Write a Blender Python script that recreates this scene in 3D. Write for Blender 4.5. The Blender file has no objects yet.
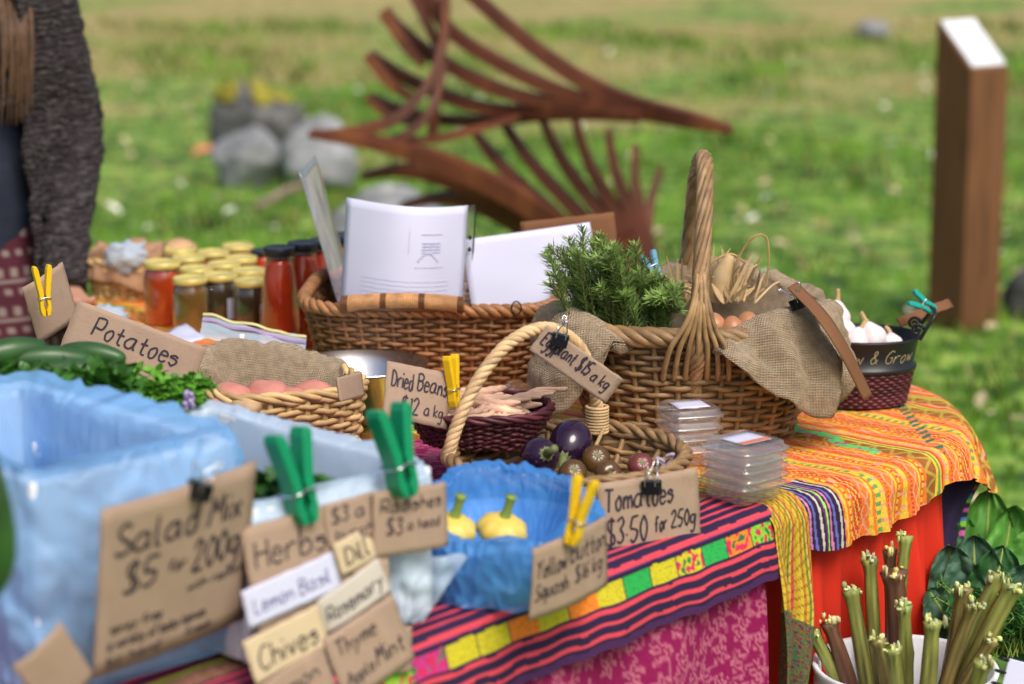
import bpy, bmesh, math, random
from math import sin, cos, pi, radians as R
from mathutils import Vector, Matrix, noise as NZ
random.seed(7)
SC = bpy.context.scene
# ------------------------------------------------------------------ camera
CAM_H, PITCH, F = 1.68, R(12), 85 / 36 * 1024
cd = bpy.data.cameras.new('camera'); cam = bpy.data.objects.new('camera', cd); SC.collection.objects.link(cam)
cam.location = (0, 0, CAM_H); cam.rotation_euler = (R(90) - PITCH, 0, 0)
cd.lens = 85; cd.sensor_width = 36; cd.clip_end = 400; cd.clip_start = .05
cd.dof.use_dof = True; cd.dof.focus_distance = 3.6; cd.dof.aperture_fstop = 2.9; cd.dof.aperture_blades = 0
SC.camera = cam
# ------------------------------------------------------------------ light: pale overcast day
w = bpy.data.worlds.new('World'); SC.world = w; w.use_nodes = True
nt = w.node_tree; bg = nt.nodes['Background']
sky = nt.nodes.new('ShaderNodeTexSky'); sky.sky_type = 'NISHITA'; sky.sun_disc = False
SUN_E, SUN_R = R(52), R(150)
sky.sun_elevation = SUN_E; sky.sun_rotation = SUN_R; sky.dust_density = 6; sky.air_density = 1.0; sky.ozone_density = 1.0
nt.links.new(sky.outputs[0], bg.inputs[0]); bg.inputs[1].default_value = .115
sl = bpy.data.lights.new('sun', 'SUN'); so = bpy.data.objects.new('sun', sl); SC.collection.objects.link(so)
sl.energy = 1.9; sl.angle = R(28); sl.color = (1, .95, .88)
sd = Vector((sin(SUN_R) * cos(SUN_E), cos(SUN_R) * cos(SUN_E), sin(SUN_E)))
so.rotation_euler = sd.to_track_quat('Z', 'Y').to_euler()
SC.view_settings.view_transform = 'Standard'; SC.view_settings.look = 'None'; SC.view_settings.gamma = 1
SC.view_settings.exposure = .33
SC.cycles.max_bounces = 10; SC.cycles.transparent_max_bounces = 24

# ------------------------------------------------------------------ helpers
CP, SP = cos(PITCH), sin(PITCH)
def ray(px, py):
    a = (px - 512) / F; b = (342 - py) / F
    return Vector((a, CP + b * SP, -SP + b * CP))
def T(px, py, z):                                   # where a sight line meets the level z
    d = ray(px, py); return Vector((0, 0, CAM_H)) + d * ((z - CAM_H) / d.z)
def D(px, py, Y):                                   # a sight line at a distance Y
    d = ray(px, py); return Vector((0, 0, CAM_H)) + d * (Y / d.y)
def lerp(a, b, t): return a + (b - a) * t
def sm(t): t = max(0, min(1, t)); return t * t * (3 - 2 * t)
def nz(x, y=0, z=0): return NZ.noise(Vector((x, y, z)))
def catmull(P, n=8, closed=False):
    P = [Vector(p) for p in P]; out = []; N = len(P)
    if N == 2 and not closed: return [P[0].lerp(P[1], k / n) for k in range(n + 1)]
    for i in range(N if closed else N - 1):
        if closed: p0, p1, p2, p3 = P[i - 1], P[i], P[(i + 1) % N], P[(i + 2) % N]
        else: p0, p1, p2, p3 = P[max(i - 1, 0)], P[i], P[i + 1], P[min(i + 2, N - 1)]
        for k in range(n):
            t = k / n; t2 = t * t; t3 = t2 * t
            out.append(.5 * ((2 * p1) + (p2 - p0) * t + (2 * p0 - 5 * p1 + 4 * p2 - p3) * t2 + (3 * p1 - p0 - 3 * p2 + p3) * t3))
    if not closed: out.append(P[-1])
    return out

class G:
    def __init__(s): s.v = []; s.f = []; s.c = []; s.col = (1, 1, 1); s.mi = []
    def add(s, vs, fs, cols=None):
        o = len(s.v); s.v += [Vector(p) for p in vs]; s.c += cols if cols else [s.col] * len(vs)
        s.f += [tuple(i + o for i in f) for f in fs]
    def tube(s, P, r, n=7, cap=True, closed=False, sx=1.0):
        P = [Vector(p) for p in P]; N = len(P)
        rr = r if isinstance(r, (list, tuple)) else [r] * N
        if len(rr) != N: rr = [lerp(rr[min(int(i / (N - 1) * (len(rr) - 1)), len(rr) - 2)], rr[min(int(i / (N - 1) * (len(rr) - 1)), len(rr) - 2) + 1], (i / (N - 1) * (len(rr) - 1)) - min(int(i / (N - 1) * (len(rr) - 1)), len(rr) - 2)) for i in range(N)]
        vs = []; up = None
        for i in range(N):
            a = P[(i - 1) % N] if closed else P[max(i - 1, 0)]; b = P[(i + 1) % N] if closed else P[min(i + 1, N - 1)]
            t = b - a
            t = t.normalized() if t.length > 1e-9 else Vector((0, 0, 1))
            if up is None: up = t.orthogonal().normalized() if abs(t.z) > .9 else Vector((0, 0, 1))
            x = up.cross(t)
            x = x.normalized() if x.length > 1e-6 else t.orthogonal().normalized()
            up = t.cross(x).normalized()
            for k in range(n):
                an = 2 * pi * k / n; vs.append(P[i] + (x * (cos(an) * sx) + up * sin(an)) * rr[i])
        fs = []
        for i in range(N if closed else N - 1):
            for k in range(n):
                j = (i + 1) % N; fs.append((i * n + k, i * n + (k + 1) % n, j * n + (k + 1) % n, j * n + k))
        if cap and not closed:
            fs.append(tuple(range(n))[::-1]); fs.append(tuple((N - 1) * n + k for k in range(n)))
        s.add(vs, fs)
    def lathe(s, prof, n=32, c=(0, 0, 0), a=1, b=1, cap=True):
        vs = []; fs = []; c = Vector(c)
        for r, z in prof:
            for k in range(n): vs.append(c + Vector((r * a * cos(2 * pi * k / n), r * b * sin(2 * pi * k / n), z)))
        for i in range(len(prof) - 1):
            for k in range(n): fs.append((i * n + k, i * n + (k + 1) % n, (i + 1) * n + (k + 1) % n, (i + 1) * n + k))
        if cap: fs.append(tuple(range(n))[::-1]); fs.append(tuple((len(prof) - 1) * n + k for k in range(n)))
        s.add(vs, fs)
    def box(s, c, d, m=None, bev=0):
        bm = bmesh.new(); bmesh.ops.create_cube(bm, size=1)
        for v in bm.verts: v.co = Vector((v.co.x * d[0], v.co.y * d[1], v.co.z * d[2]))
        if bev: bmesh.ops.bevel(bm, geom=bm.edges[:], offset=bev, segments=2, affect='EDGES', profile=.5)
        bm.verts.index_update()
        vs = [((m @ v.co) if m else v.co) + Vector(c) for v in bm.verts]; fs = [tuple(v.index for v in f.verts) for f in bm.faces]
        bm.free(); s.add(vs, fs)
    def grid(s, nu, nv, fn, cu=False, colfn=None):
        vs = []; fs = []; cs = [] if colfn else None
        mu = nu if cu else nu + 1
        for i in range(mu):
            for j in range(nv + 1):
                vs.append(fn(i / nu, j / nv))
                if colfn: cs.append(colfn(i / nu, j / nv))
        for i in range(nu):
            for j in range(nv):
                a = i * (nv + 1) + j; b = ((i + 1) % mu) * (nv + 1) + j
                fs.append((a, b, b + 1, a + 1))
        s.add(vs, fs, cs)
    def ell(s, c, r, m=None, nu=20, nv=12, fn=None):
        vs = []; fs = []; c = Vector(c); r = r if isinstance(r, (list, tuple)) else (r, r, r)
        for j in range(nv + 1):
            ph = pi * j / nv
            for i in range(nu):
                th = 2 * pi * i / nu; p = Vector((sin(ph) * cos(th), sin(ph) * sin(th), cos(ph)))
                k = fn(p) if fn else 1
                q = Vector((p.x * r[0], p.y * r[1], p.z * r[2])) * k
                vs.append(c + (m @ q if m else q))
        for j in range(nv):
            for i in range(nu): fs.append((j * nu + i, (j + 1) * nu + i, (j + 1) * nu + (i + 1) % nu, j * nu + (i + 1) % nu))
        s.add(vs, fs)
    def leaf(s, p, d, up, L, W, curl=0.0, n=3, fold=.25):
        d = Vector(d).normalized(); x = d.cross(Vector(up))
        x = x.normalized() if x.length > 1e-5 else d.orthogonal().normalized()
        u = x.cross(d); vs = []; fs = []; p = Vector(p)
        for i in range(n + 1):
            t = i / n; wv = W * (sin(pi * min(1, t * .9 + .08)) ** .8 if 0 < i < n else .12)
            c = p + d * (L * t) - u * (curl * L * t * t)
            vs += [c - x * wv + u * wv * fold, c, c + x * wv + u * wv * fold]
        for i in range(n):
            a = i * 3; fs += [(a, a + 1, a + 4, a + 3), (a + 1, a + 2, a + 5, a + 4)]
        s.add(vs, fs)
    def build(s, name, mat, parent=None, smooth=True, solid=0, mw=None, bev=0, sub=0):
        me = bpy.data.meshes.new(name); me.from_pydata(s.v, [], s.f); me.update()
        ca = me.color_attributes.new('Col', 'FLOAT_COLOR', 'POINT')
        flat = []
        for c in s.c: flat += [c[0], c[1], c[2], 1]
        ca.data.foreach_set('color', flat)
        if smooth: me.polygons.foreach_set('use_smooth', [True] * len(me.polygons))
        me.materials.append(mat)
        bm = bmesh.new(); bm.from_mesh(me); bmesh.ops.recalc_face_normals(bm, faces=bm.faces[:]); bm.to_mesh(me); bm.free()
        o = bpy.data.objects.new(name, me); SC.collection.objects.link(o)
        if parent: o.parent = parent
        if mw is not None: o.matrix_world = mw
        if bev: b = o.modifiers.new('b', 'BEVEL'); b.width = bev; b.segments = 2; b.limit_method = 'ANGLE'
        if solid: b = o.modifiers.new('s', 'SOLIDIFY'); b.thickness = solid; b.offset = 0
        if sub: b = o.modifiers.new('u', 'SUBSURF'); b.levels = sub; b.render_levels = sub
        return o

def tag(o, label, cat, group=None, kind=None):
    o['label'] = label; o['category'] = cat
    if group: o['group'] = group
    if kind: o['kind'] = kind
    return o
def thing(name, label, cat, loc=(0, 0, 0), rz=0, group=None, mw=None):
    o = bpy.data.objects.new(name, None); SC.collection.objects.link(o); o.empty_display_size = .05
    o.location = loc; o.rotation_euler = (0, 0, rz)
    if mw is not None: o.matrix_world = mw
    return tag(o, label, cat, group)
def dup(o, loc, rz=0, label=None, rot=None, sc=1):
    r = o.copy(); SC.collection.objects.link(r); r.location = loc; r.rotation_euler = rot if rot else (0, 0, rz); r.scale = (sc,) * 3
    if label: r['label'] = label
    for ch in o.children:
        c = ch.copy(); SC.collection.objects.link(c); c.parent = r
        for g in ch.children:
            d = g.copy(); SC.collection.objects.link(d); d.parent = c
    return r
def struct(o): o['kind'] = 'structure'; return o

# ------------------------------------------------------------------ materials
def mat(name, col, rough=.6, var=.18, vs=25, bump=0, bs=150, attr=False, metal=0, trans=0, clear=0, coat=0, sss=0, sheen=0, transl=0, spec=.35, stretch=None):
    m = bpy.data.materials.new(name); m.use_nodes = True; n = m.node_tree.nodes; L = m.node_tree.links
    b = n['Principled BSDF']; out = n['Material Output']
    tc = n.new('ShaderNodeTexCoord'); src = tc.outputs['Object']
    if stretch:
        mp = n.new('ShaderNodeMapping'); mp.inputs['Scale'].default_value = stretch; L.new(src, mp.inputs[0]); src = mp.outputs[0]
    no = n.new('ShaderNodeTexNoise'); no.inputs['Scale'].default_value = vs; no.inputs['Detail'].default_value = 6; L.new(src, no.inputs[0])
    mr = n.new('ShaderNodeMapRange'); mr.inputs[1].default_value = .3; mr.inputs[2].default_value = .7; mr.inputs[3].default_value = 1 - var; mr.inputs[4].default_value = 1 + var
    L.new(no.outputs[0], mr.inputs[0])
    mx = n.new('ShaderNodeVectorMath'); mx.operation = 'SCALE'; L.new(mr.outputs[0], mx.inputs['Scale'])
    if attr:
        at = n.new('ShaderNodeAttribute'); at.attribute_name = 'Col'
        mm = n.new('ShaderNodeVectorMath'); mm.operation = 'MULTIPLY'; mm.inputs[1].default_value = col
        L.new(at.outputs['Color'], mm.inputs[0]); L.new(mm.outputs[0], mx.inputs[0])
    else: mx.inputs[0].default_value = col
    L.new(mx.outputs[0], b.inputs['Base Color'])
    b.inputs['Roughness'].default_value = rough; b.inputs['Metallic'].default_value = metal
    b.inputs['Transmission Weight'].default_value = trans; b.inputs['Coat Weight'].default_value = coat
    b.inputs['Subsurface Weight'].default_value = sss; b.inputs['Subsurface Scale'].default_value = .01
    b.inputs['Sheen Weight'].default_value = sheen; b.inputs['Specular IOR Level'].default_value = spec
    if bump:
        n2 = n.new('ShaderNodeTexNoise'); n2.inputs['Scale'].default_value = bs; n2.inputs['Detail'].default_value = 4; L.new(src, n2.inputs[0])
        bp = n.new('ShaderNodeBump'); bp.inputs['Strength'].default_value = bump; bp.inputs['Distance'].default_value = .004
        L.new(n2.outputs[0], bp.inputs['Height']); L.new(bp.outputs[0], b.inputs['Normal'])
    sh = b.outputs[0]
    if transl:
        tr = n.new('ShaderNodeBsdfTranslucent'); L.new(mx.outputs[0], tr.inputs[0]); ms = n.new('ShaderNodeMixShader'); ms.inputs[0].default_value = transl
        L.new(sh, ms.inputs[1]); L.new(tr.outputs[0], ms.inputs[2]); sh = ms.outputs[0]
    if clear:
        if spec > .6:
            gl = n.new('ShaderNodeBsdfGlossy'); gl.inputs[0].default_value = (.9, .92, .95, 1); gl.inputs[1].default_value = rough
            dm = n.new('ShaderNodeMixShader'); dm.inputs[0].default_value = .8; L.new(sh, dm.inputs[1]); L.new(gl.outputs[0], dm.inputs[2]); sh = dm.outputs[0]
        tp = n.new('ShaderNodeBsdfTransparent'); ms = n.new('ShaderNodeMixShader'); lw = n.new('ShaderNodeLayerWeight'); lw.inputs[0].default_value = .25
        m2 = n.new('ShaderNodeMapRange'); m2.inputs[3].default_value = 1 - clear; m2.inputs[4].default_value = 1 if spec <= .6 else .75; L.new(lw.outputs['Facing'], m2.inputs[0])
        L.new(m2.outputs[0], ms.inputs[0]); L.new(tp.outputs[0], ms.inputs[1]); L.new(sh, ms.inputs[2]); sh = ms.outputs[0]
    L.new(sh, out.inputs[0]); return m
def crumple(m, sc=9, strength=.7, dist=.012):
    """sharp creases of thin film"""
    n = m.node_tree.nodes; L = m.node_tree.links; tc = n.new('ShaderNodeTexCoord'); no = n.new('ShaderNodeTexNoise')
    no.noise_type = 'RIDGED_MULTIFRACTAL'; no.inputs['Scale'].default_value = sc; no.inputs['Detail'].default_value = 4; no.inputs['Distortion'].default_value = .6
    L.new(tc.outputs['Object'], no.inputs[0]); bp = n.new('ShaderNodeBump'); bp.inputs['Strength'].default_value = strength; bp.inputs['Distance'].default_value = dist
    L.new(no.outputs[0], bp.inputs['Height']); L.new(bp.outputs[0], n['Principled BSDF'].inputs['Normal']); return m
def patina(m, col2, sc, lo=.45, hi=.6, stretch=(1, 1, 1)):
    """a second colour in blotches"""
    n = m.node_tree.nodes; L = m.node_tree.links; b = n['Principled BSDF']; src = b.inputs['Base Color'].links[0].from_socket
    tc = n.new('ShaderNodeTexCoord'); mp = n.new('ShaderNodeMapping'); mp.inputs['Scale'].default_value = stretch; L.new(tc.outputs['Object'], mp.inputs[0])
    no = n.new('ShaderNodeTexNoise'); no.inputs['Scale'].default_value = sc; no.inputs['Detail'].default_value = 7; no.inputs['Roughness'].default_value = .65; L.new(mp.outputs[0], no.inputs[0])
    mr = n.new('ShaderNodeMapRange'); mr.inputs[1].default_value = lo; mr.inputs[2].default_value = hi; L.new(no.outputs[0], mr.inputs[0])
    mx = n.new('ShaderNodeMix'); mx.data_type = 'RGBA'; L.new(mr.outputs[0], mx.inputs[0]); L.new(src, mx.inputs[6]); mx.inputs[7].default_value = (*col2, 1); L.new(mx.outputs[2], b.inputs['Base Color']); return m
def weavebump(m, sx, sy, strength=.6, dist=.002):
    """crossed threads as relief"""
    n = m.node_tree.nodes; L = m.node_tree.links; b = n['Principled BSDF']; tc = n.new('ShaderNodeTexCoord')
    ws = []
    for d, s in (('X', sx), ('Z', sy)):
        wv = n.new('ShaderNodeTexWave'); wv.bands_direction = d; wv.inputs['Scale'].default_value = s; wv.inputs['Distortion'].default_value = 1.2; wv.inputs['Detail'].default_value = 1
        L.new(tc.outputs['Object'], wv.inputs[0]); ws.append(wv)
    a = n.new('ShaderNodeMath'); a.operation = 'ADD'; L.new(ws[0].outputs['Fac'], a.inputs[0]); L.new(ws[1].outputs['Fac'], a.inputs[1])
    bp = n.new('ShaderNodeBump'); bp.inputs['Strength'].default_value = strength; bp.inputs['Distance'].default_value = dist
    L.new(a.outputs[0], bp.inputs['Height']); L.new(bp.outputs[0], b.inputs['Normal']); return m

CARD = patina(mat('cardboard', (.35, .25, .182), .9, .1, 14, .2, 250), (.30, .205, .14), 16, .5, .75)
CARDB = mat('brown_cardboard', (.17, .075, .033), .85, .1, 14)
INK = mat('black_marker', (.03, .02, .035), .6, .1)
INKB = mat('blue_marker', (.05, .05, .22), .6, .1)
PAPER = mat('white_paper', (.57, .585, .75), .6, .03, 9)
CREAM = mat('cream_card', (.56, .45, .29), .8, .07, 14)
GREYC = mat('pale_card', (.52, .48, .42), .8, .07, 14)
WICKER = mat('brown_wicker', (.30, .185, .088), .45, .35, 40, .15, 300, attr=True)
WICKD = mat('dark_wicker', (.28, .13, .052), .40, .3, 40, .1, 300, attr=True)
WICKL = mat('pale_wicker', (.62, .42, .20), .5, .2, 40, .1, 300, attr=True)
MAROON = mat('maroon_wicker', (.085, .018, .025), .4, .3, 40, attr=True)
ROPE = mat('pale_rope_cane', (.58, .40, .21), .55, .15, 60, .1, 300, attr=True)
BURLAP = weavebump(mat('burlap', (.52, .39, .25), .95, .22, 90, sheen=.1), 135, 135, .9, .003)
BLUEB = crumple(mat('blue_plastic', (.09, .36, .82), .3, .12, 9, .5, 30, transl=.4, clear=.36), 13, .9, .014)
BLUEW = crumple(mat('thin_blue_film', (.26, .53, .88), .36, .3, 4, .5, 26, transl=.35, clear=.42), 10, 1.0, .016)
FILMW = crumple(mat('clear_white_film', (.62, .78, .95), .2, .1, 9, .2, 25, transl=.35, clear=.42), 10, .8)
FOAM = mat('white_foam', (.74, .77, .82), .7, .04, 40, .2, 200)
CLEAR = mat('clear_plastic', (.80, .82, .88), .12, .02, 20, clear=.92, spec=.8)
SLEEVE = mat('clear_sleeve', (.8, .82, .9), .12, .02, 20, clear=.8, spec=.7)
YPLAST = mat('yellow_plastic', (.78, .50, .01), .35, .06)
GPLAST = mat('green_plastic', (.004, .24, .105), .35, .08)
TPLAST = mat('teal_plastic', (.005, .33, .29), .35, .08)
STEEL = mat('bright_steel', (.7, .71, .74), .22, .08, metal=1)
BLACKM = mat('black_metal', (.012, .013, .017), .35, .2)
RUST = mat('rusted_steel', (.095, .025, .010), .6, .35, 5, .15, 40)
WOOD = mat('brown_timber', (.16, .068, .03), .55, .25, 18, .1, 60, stretch=(1, 1, .08))
GREENL = mat('leaf_green', (.07, .19, .03), .45, .3, 30, transl=.25, attr=True)
RUST = patina(RUST, (.20, .065, .016), 7, .5, .72, (1, 1, .4)); patina(WOOD, (.075, .03, .014), 9, .5, .65, (4, 4, .25))
STONE = mat('grey_stone', (.22, .23, .245), .9, .4, 9, .5, 30)
STONED = mat('dark_stone', (.07, .072, .075), .9, .3, 9, .4, 30)
patina(STONE, (.40, .42, .43), 8, .54, .64); patina(STONED, (.16, .16, .15), 9, .52, .6)
LICHEN = mat('yellow_lichen', (.28, .25, .03), .9, .3, 20)
CLOTH = mat('patterned_cloth', (1, 1, 1), .85, .10, 260, .25, 500, attr=True)
REDC = mat('red_cloth', (.58, .024, .006), .85, .06, 6, .15, 500)
SKIN = mat('skin', (.44, .23, .16), .5, .08, 30, sss=.15)
# ------------------------------------------------------------------ handwriting
GL = {'A': '00 39 60;13 53', 'B': '00 09;09 39 57 35 05;05 45 52 30 00', 'C': '58 39 17 04 11 30 51', 'D': '00 09;09 38 55 41 00',
 'E': '59 09;09 00;00 50;05 45', 'H': '00 09;50 59;05 55', 'L': '09 00;00 40', 'M': '00 19;19 34;34 59;59 60', 'P': '00 09;09 49 57 44 04',
 'R': '00 09;09 49 57 44 04;24 50', 'S': '58 39 18 16 34 53 51 20 01', 'T': '09 69;39 30', 'Y': '09 35;69 35 20', 'G': '58 39 17 04 11 30 51 54 34',
 'a': '55 25 03 01 20 41 55;55 51 60', 'b': '09 00;03 35 52 30 00', 'c': '44 25 03 01 20 41', 'd': '45 15 02 10 30 44;49 40', 'e': '03 43 35 15 02 10 30 41',
 'f': '58 39 26 20;05 45', 'g': '55 15 02 11 31 55;55 4c 2a 0b', 'h': '09 00;03 25 43 40', 'i': '05 00;07 08', 'k': '09 00;45 02;12 40', 'l': '09 01 20',
 'm': '05 00;03 25 33 30;33 55 63 60', 'n': '05 00;03 25 43 40', 'o': '25 03 10 30 43 35 25', 'p': '05 0a;04 25 43 30 01', 'q': '55 15 02 11 31 55;55 5a',
 'r': '05 00;03 25 45', 's': '44 25 04 33 42 20 01', 't': '28 21 40;05 45', 'u': '05 01 20 41 45;45 40', 'v': '05 20;20 45', 'w': '05 10;10 24;24 40;40 55',
 'x': '05 40;45 00', 'y': '05 22;55 0a', '0': '29 06 03 20 43 46 29', '1': '18 29;29 20', '2': '07 29 48 46 00;00 50', '3': '08 39 47 25;25 43 41 20 01',
 '5': '59 19;19 05;05 44 42 20 01', '6': '49 15 02 20 42 34 03', '$': '58 39 18 16 34 53 51 20 01;3A 3d', '.': '03 13', '&': '50 17 29 37 03 20 53', '/': '00 59'}
YC = {c: i for i, c in enumerate('abcd0123456789A', -4)}
def write(g, text, x, y, h, wd=.0016, slant=.12, track=1.0, jit=.35, zf=None, x1=None):
    """pen strokes of a line of text, baseline start x,y; cap height h; returns end x"""
    k = h / 9; kx = k
    if x1:
        tot = sum(3.6 if c == ' ' else max(int(p[0]) for p in GL[c].replace(';', ' ').split()) + 1.9 for c in text) - 1.9; kx = (x1 - x) / (tot + 9 * slant)
    for ch in text:
        if ch == ' ': x += 3.6 * kx * track; continue
        gl = GL.get(ch); mx = 0; jy = random.uniform(-jit, jit)
        if not gl: x += 4 * k; continue
        for st in gl.split(';'):
            P = []
            for pt in st.split():
                a, b = int(pt[0]), YC[pt[1]]; mx = max(mx, a)
                b = b + jy + random.uniform(-jit, jit) * .5; a = a + random.uniform(-jit, jit) * .4
                P.append(Vector((x + (a + b * slant) * kx, y + b * k, 0)))
            Q = catmull(P, 5); vs = []; fs = []
            for i, q in enumerate(Q):
                t = Q[min(i + 1, len(Q) - 1)] - Q[max(i - 1, 0)]
                t = t.normalized() if t.length > 0 else Vector((1, 0, 0))
                nn = Vector((-t.y, t.x, 0)) * wd * .5 * (1 + .25 * nz(q.x * 300, q.y * 300))
                for e in (q + nn, q - nn): vs.append(zf(e) if zf else e)
            for i in range(len(Q) - 1): fs.append((2 * i, 2 * i + 1, 2 * i + 3, 2 * i + 2))
            g.add(vs, fs)
        x += (mx + 1.9) * kx * track
    return x
def frame(tl, tr, bl):
    """board axes from three corners: x along the top, y up the board"""
    x = tr - tl; W = x.length; x = x.normalized(); y = tl - bl; y = y - x * y.dot(x); H = y.length; y = y.normalized(); z = x.cross(y)
    M = Matrix((x, y, z)).transposed().to_4x4(); M.translation = tl - y * H
    return M, W, H
def px3(tl, tr, bl):
    """corners of a square cut card: the third one's distance follows from the right angle"""
    a, b = D(*tl), D(*tr); lo, hi = tl[2] - .35, tl[2] + .35; f = lambda Y: (b - a).dot(D(bl[0], bl[1], Y) - a)
    if f(lo) * f(hi) > 0: return a, b, D(bl[0], bl[1], tl[2])
    for _ in range(40):
        m = (lo + hi) / 2
        if f(lo) * f(m) <= 0: hi = m
        else: lo = m
    return a, b, D(bl[0], bl[1], lo)
def sign(name, label, tl, tr, bl, lines, m=CARD, ink=INK, bend=.004, cat='price sign', wd=.0022):
    """lines: (text, x fraction, baseline fraction, cap height in m, track)"""
    M, W, H = frame(tl, tr, bl); t = thing(name, label, cat, mw=M)
    cx, cy = random.choice((0, W)), random.choice((0, H)); cb = random.uniform(-.012, .012)
    zf = lambda p: Vector((p.x, p.y, bend * sin(pi * max(0, min(1, p.x / W))) + cb * max(0, 1 - math.hypot(p.x - cx, p.y - cy) / (.55 * W)) ** 2 + .0007 * nz(p.x * 40, p.y * 40)))
    g = G(); g.grid(14, 10, lambda u, v: zf(Vector((u * W + (.0012 * nz(v * 9, 3) if u in (0, 1) else 0), v * H + (.0012 * nz(u * 9, 7) if v in (0, 1) else 0), 0))))
    o = g.build('card', m, t, solid=.0024)
    g = G(); up = Vector((0, 0, .0019))
    for tx, fx, fy, fh, fx1 in lines: write(g, tx, fx * W, fy * H, fh * H, wd * max(.5, min(1.2, (fh * H / .02) ** .6)), zf=lambda p: zf(p) + up, x1=fx1 * W)
    if g.v: g.build('lettering', ink, t, smooth=False)
    return t
# ------------------------------------------------------------------ ground and grass
gm = bpy.data.materials.new('lawn'); gm.use_nodes = True; n = gm.node_tree.nodes; L = gm.node_tree.links; b = n['Principled BSDF']; b.inputs['Roughness'].default_value = .9
tc = n.new('ShaderNodeTexCoord')
def noise_n(sc, det=5, dist=0):
    q = n.new('ShaderNodeTexNoise'); q.inputs['Scale'].default_value = sc; q.inputs['Detail'].default_value = det; q.inputs['Distortion'].default_value = dist; L.new(tc.outputs['Object'], q.inputs[0]); return q
def ramp(src, *st):
    r = n.new('ShaderNodeValToRGB'); e = r.color_ramp.elements
    while len(e) < len(st): e.new(.5)
    for k, (p, c) in enumerate(st): e[k].position = p; e[k].color = (*c, 1)
    L.new(src, r.inputs[0]); return r
r1 = ramp(noise_n(6, 8).outputs[0], (.36, (.02, .06, .005)), (.5, (.09, .21, .018)), (.64, (.28, .40, .07)))
r2 = ramp(noise_n(9, 8).outputs[0], (.3, (.17, .16, .045)), (.55, (.34, .28, .10)), (.75, (.52, .40, .20)))
sx = n.new('ShaderNodeSeparateXYZ'); L.new(tc.outputs['Object'], sx.inputs[0])
dry = n.new('ShaderNodeMapRange'); dry.inputs[1].default_value = 10.5; dry.inputs[2].default_value = 19; dry.inputs[3].default_value = -.36; dry.inputs[4].default_value = .20; L.new(sx.outputs[1], dry.inputs[0])
nb = noise_n(.55, 5, .4); am = n.new('ShaderNodeMath'); am.operation = 'MULTIPLY_ADD'; am.inputs[1].default_value = 2.2; am.inputs[2].default_value = -.6; L.new(nb.outputs[0], am.inputs[0]); ad = n.new('ShaderNodeMath'); ad.operation = 'ADD'; L.new(am.outputs[0], ad.inputs[0]); L.new(dry.outputs[0], ad.inputs[1])
rd = ramp(ad.outputs[0], (.42, (0, 0, 0)), (.72, (1, 1, 1)))
mx = n.new('ShaderNodeMix'); mx.data_type = 'RGBA'; L.new(rd.outputs[0], mx.inputs[0]); L.new(r1.outputs[0], mx.inputs[6]); L.new(r2.outputs[0], mx.inputs[7]); L.new(mx.outputs[2], b.inputs['Base Color'])
def ground_z(x, y): return .03 * nz(x * .4, y * .4) + .012 * nz(x * 2, y * 2) if y > 4.6 else 0
g = G(); g.grid(70, 90, lambda u, v: Vector((lerp(-70, 70, .5 + (u - .5) * abs(2 * u - 1) ** .8), lerp(-4, 150, v ** 2.2), ground_z(lerp(-70, 70, .5 + (u - .5) * abs(2 * u - 1) ** .8), lerp(-4, 150, v ** 2.2)) - .02)))
struct(g.build('ground', gm))
# grass blades in the part of the lawn the camera looks at
def dryness(x, y): return sm((nz(x * .7, y * .45, 3) * 1.7 + .5 + lerp(-.36, .20, max(0, min(1, (y - 10.5) / 8.5))) - .42) / .3)
GRASS = mat('grass_blades', (1, 1, 1), .7, .1, 3, attr=True, transl=.3)
g = G(); rnd = random.Random(3)
for i in range(42000):
    y = 4.3 + 17 * rnd.random() ** 1.5; x = rnd.uniform(-1, 1) * (.28 * y + .3); s = .6 + y * .07
    if y < 5.6 and x < .6: continue
    d = dryness(x, y); p = max(0, min(1, nz(x * 2.2, y * 1.3) * .9 + .5))
    if rnd.random() < d * .45: continue
    if rnd.random() < .16 + .6 * d: c = (rnd.uniform(.26, .46), rnd.uniform(.28, .40), rnd.uniform(.07, .16))
    else: q = rnd.uniform(.7, 1.35); q *= .30 + 1.25 * p; c = (.088 * q + .075 * p, .215 * q + .10 * p, .014 * q + .012 * p)
    g.col = c; h = rnd.uniform(.03, .075) * (1 - .45 * d) * s; wd = rnd.uniform(.003, .007) * s; an = rnd.uniform(0, pi); dx, dy = cos(an) * wd, sin(an) * wd
    lx, ly = rnd.uniform(-1, 1) * h * .8, rnd.uniform(-1, 1) * h * .8; z = ground_z(x, y) - .025
    g.add([(x - dx, y - dy, z), (x + dx, y + dy, z), (x + dx * .6 + lx * .4, y + dy * .6 + ly * .4, z + h * .65), (x - dx * .6 + lx * .4, y - dy * .6 + ly * .4, z + h * .65), (x + lx, y + ly, z + h)], [(0, 1, 2, 3), (3, 2, 4)])
tag(g.build('grass', GRASS, smooth=False), 'short green and straw coloured grass blades covering the lawn', 'grass', kind='stuff')
LEAFD = mat('dry_leaf', (1, 1, 1), .6, .1, attr=True)
g = G()
for i in range(900):
    y = 5 + 14 * rnd.random() ** 1.3; x = rnd.uniform(-1, 1) * (.26 * y + .2)
    if y < 6 and x < .7: continue
    q = rnd.uniform(.6, 1.2); g.col = (.50 * q, .42 * q, .24 * q) if rnd.random() < .75 else (.72, .72, .62)
    s = rnd.uniform(.012, .042); g.leaf((x, y, ground_z(x, y) + .012 + .02 * rnd.random()), (rnd.uniform(-1, 1), rnd.uniform(-1, 1), rnd.uniform(-.1, .5)), (rnd.uniform(-.5, .5), rnd.uniform(-.5, .5), 1), s * 2, s * .6, .3, 3, .3)
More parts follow.
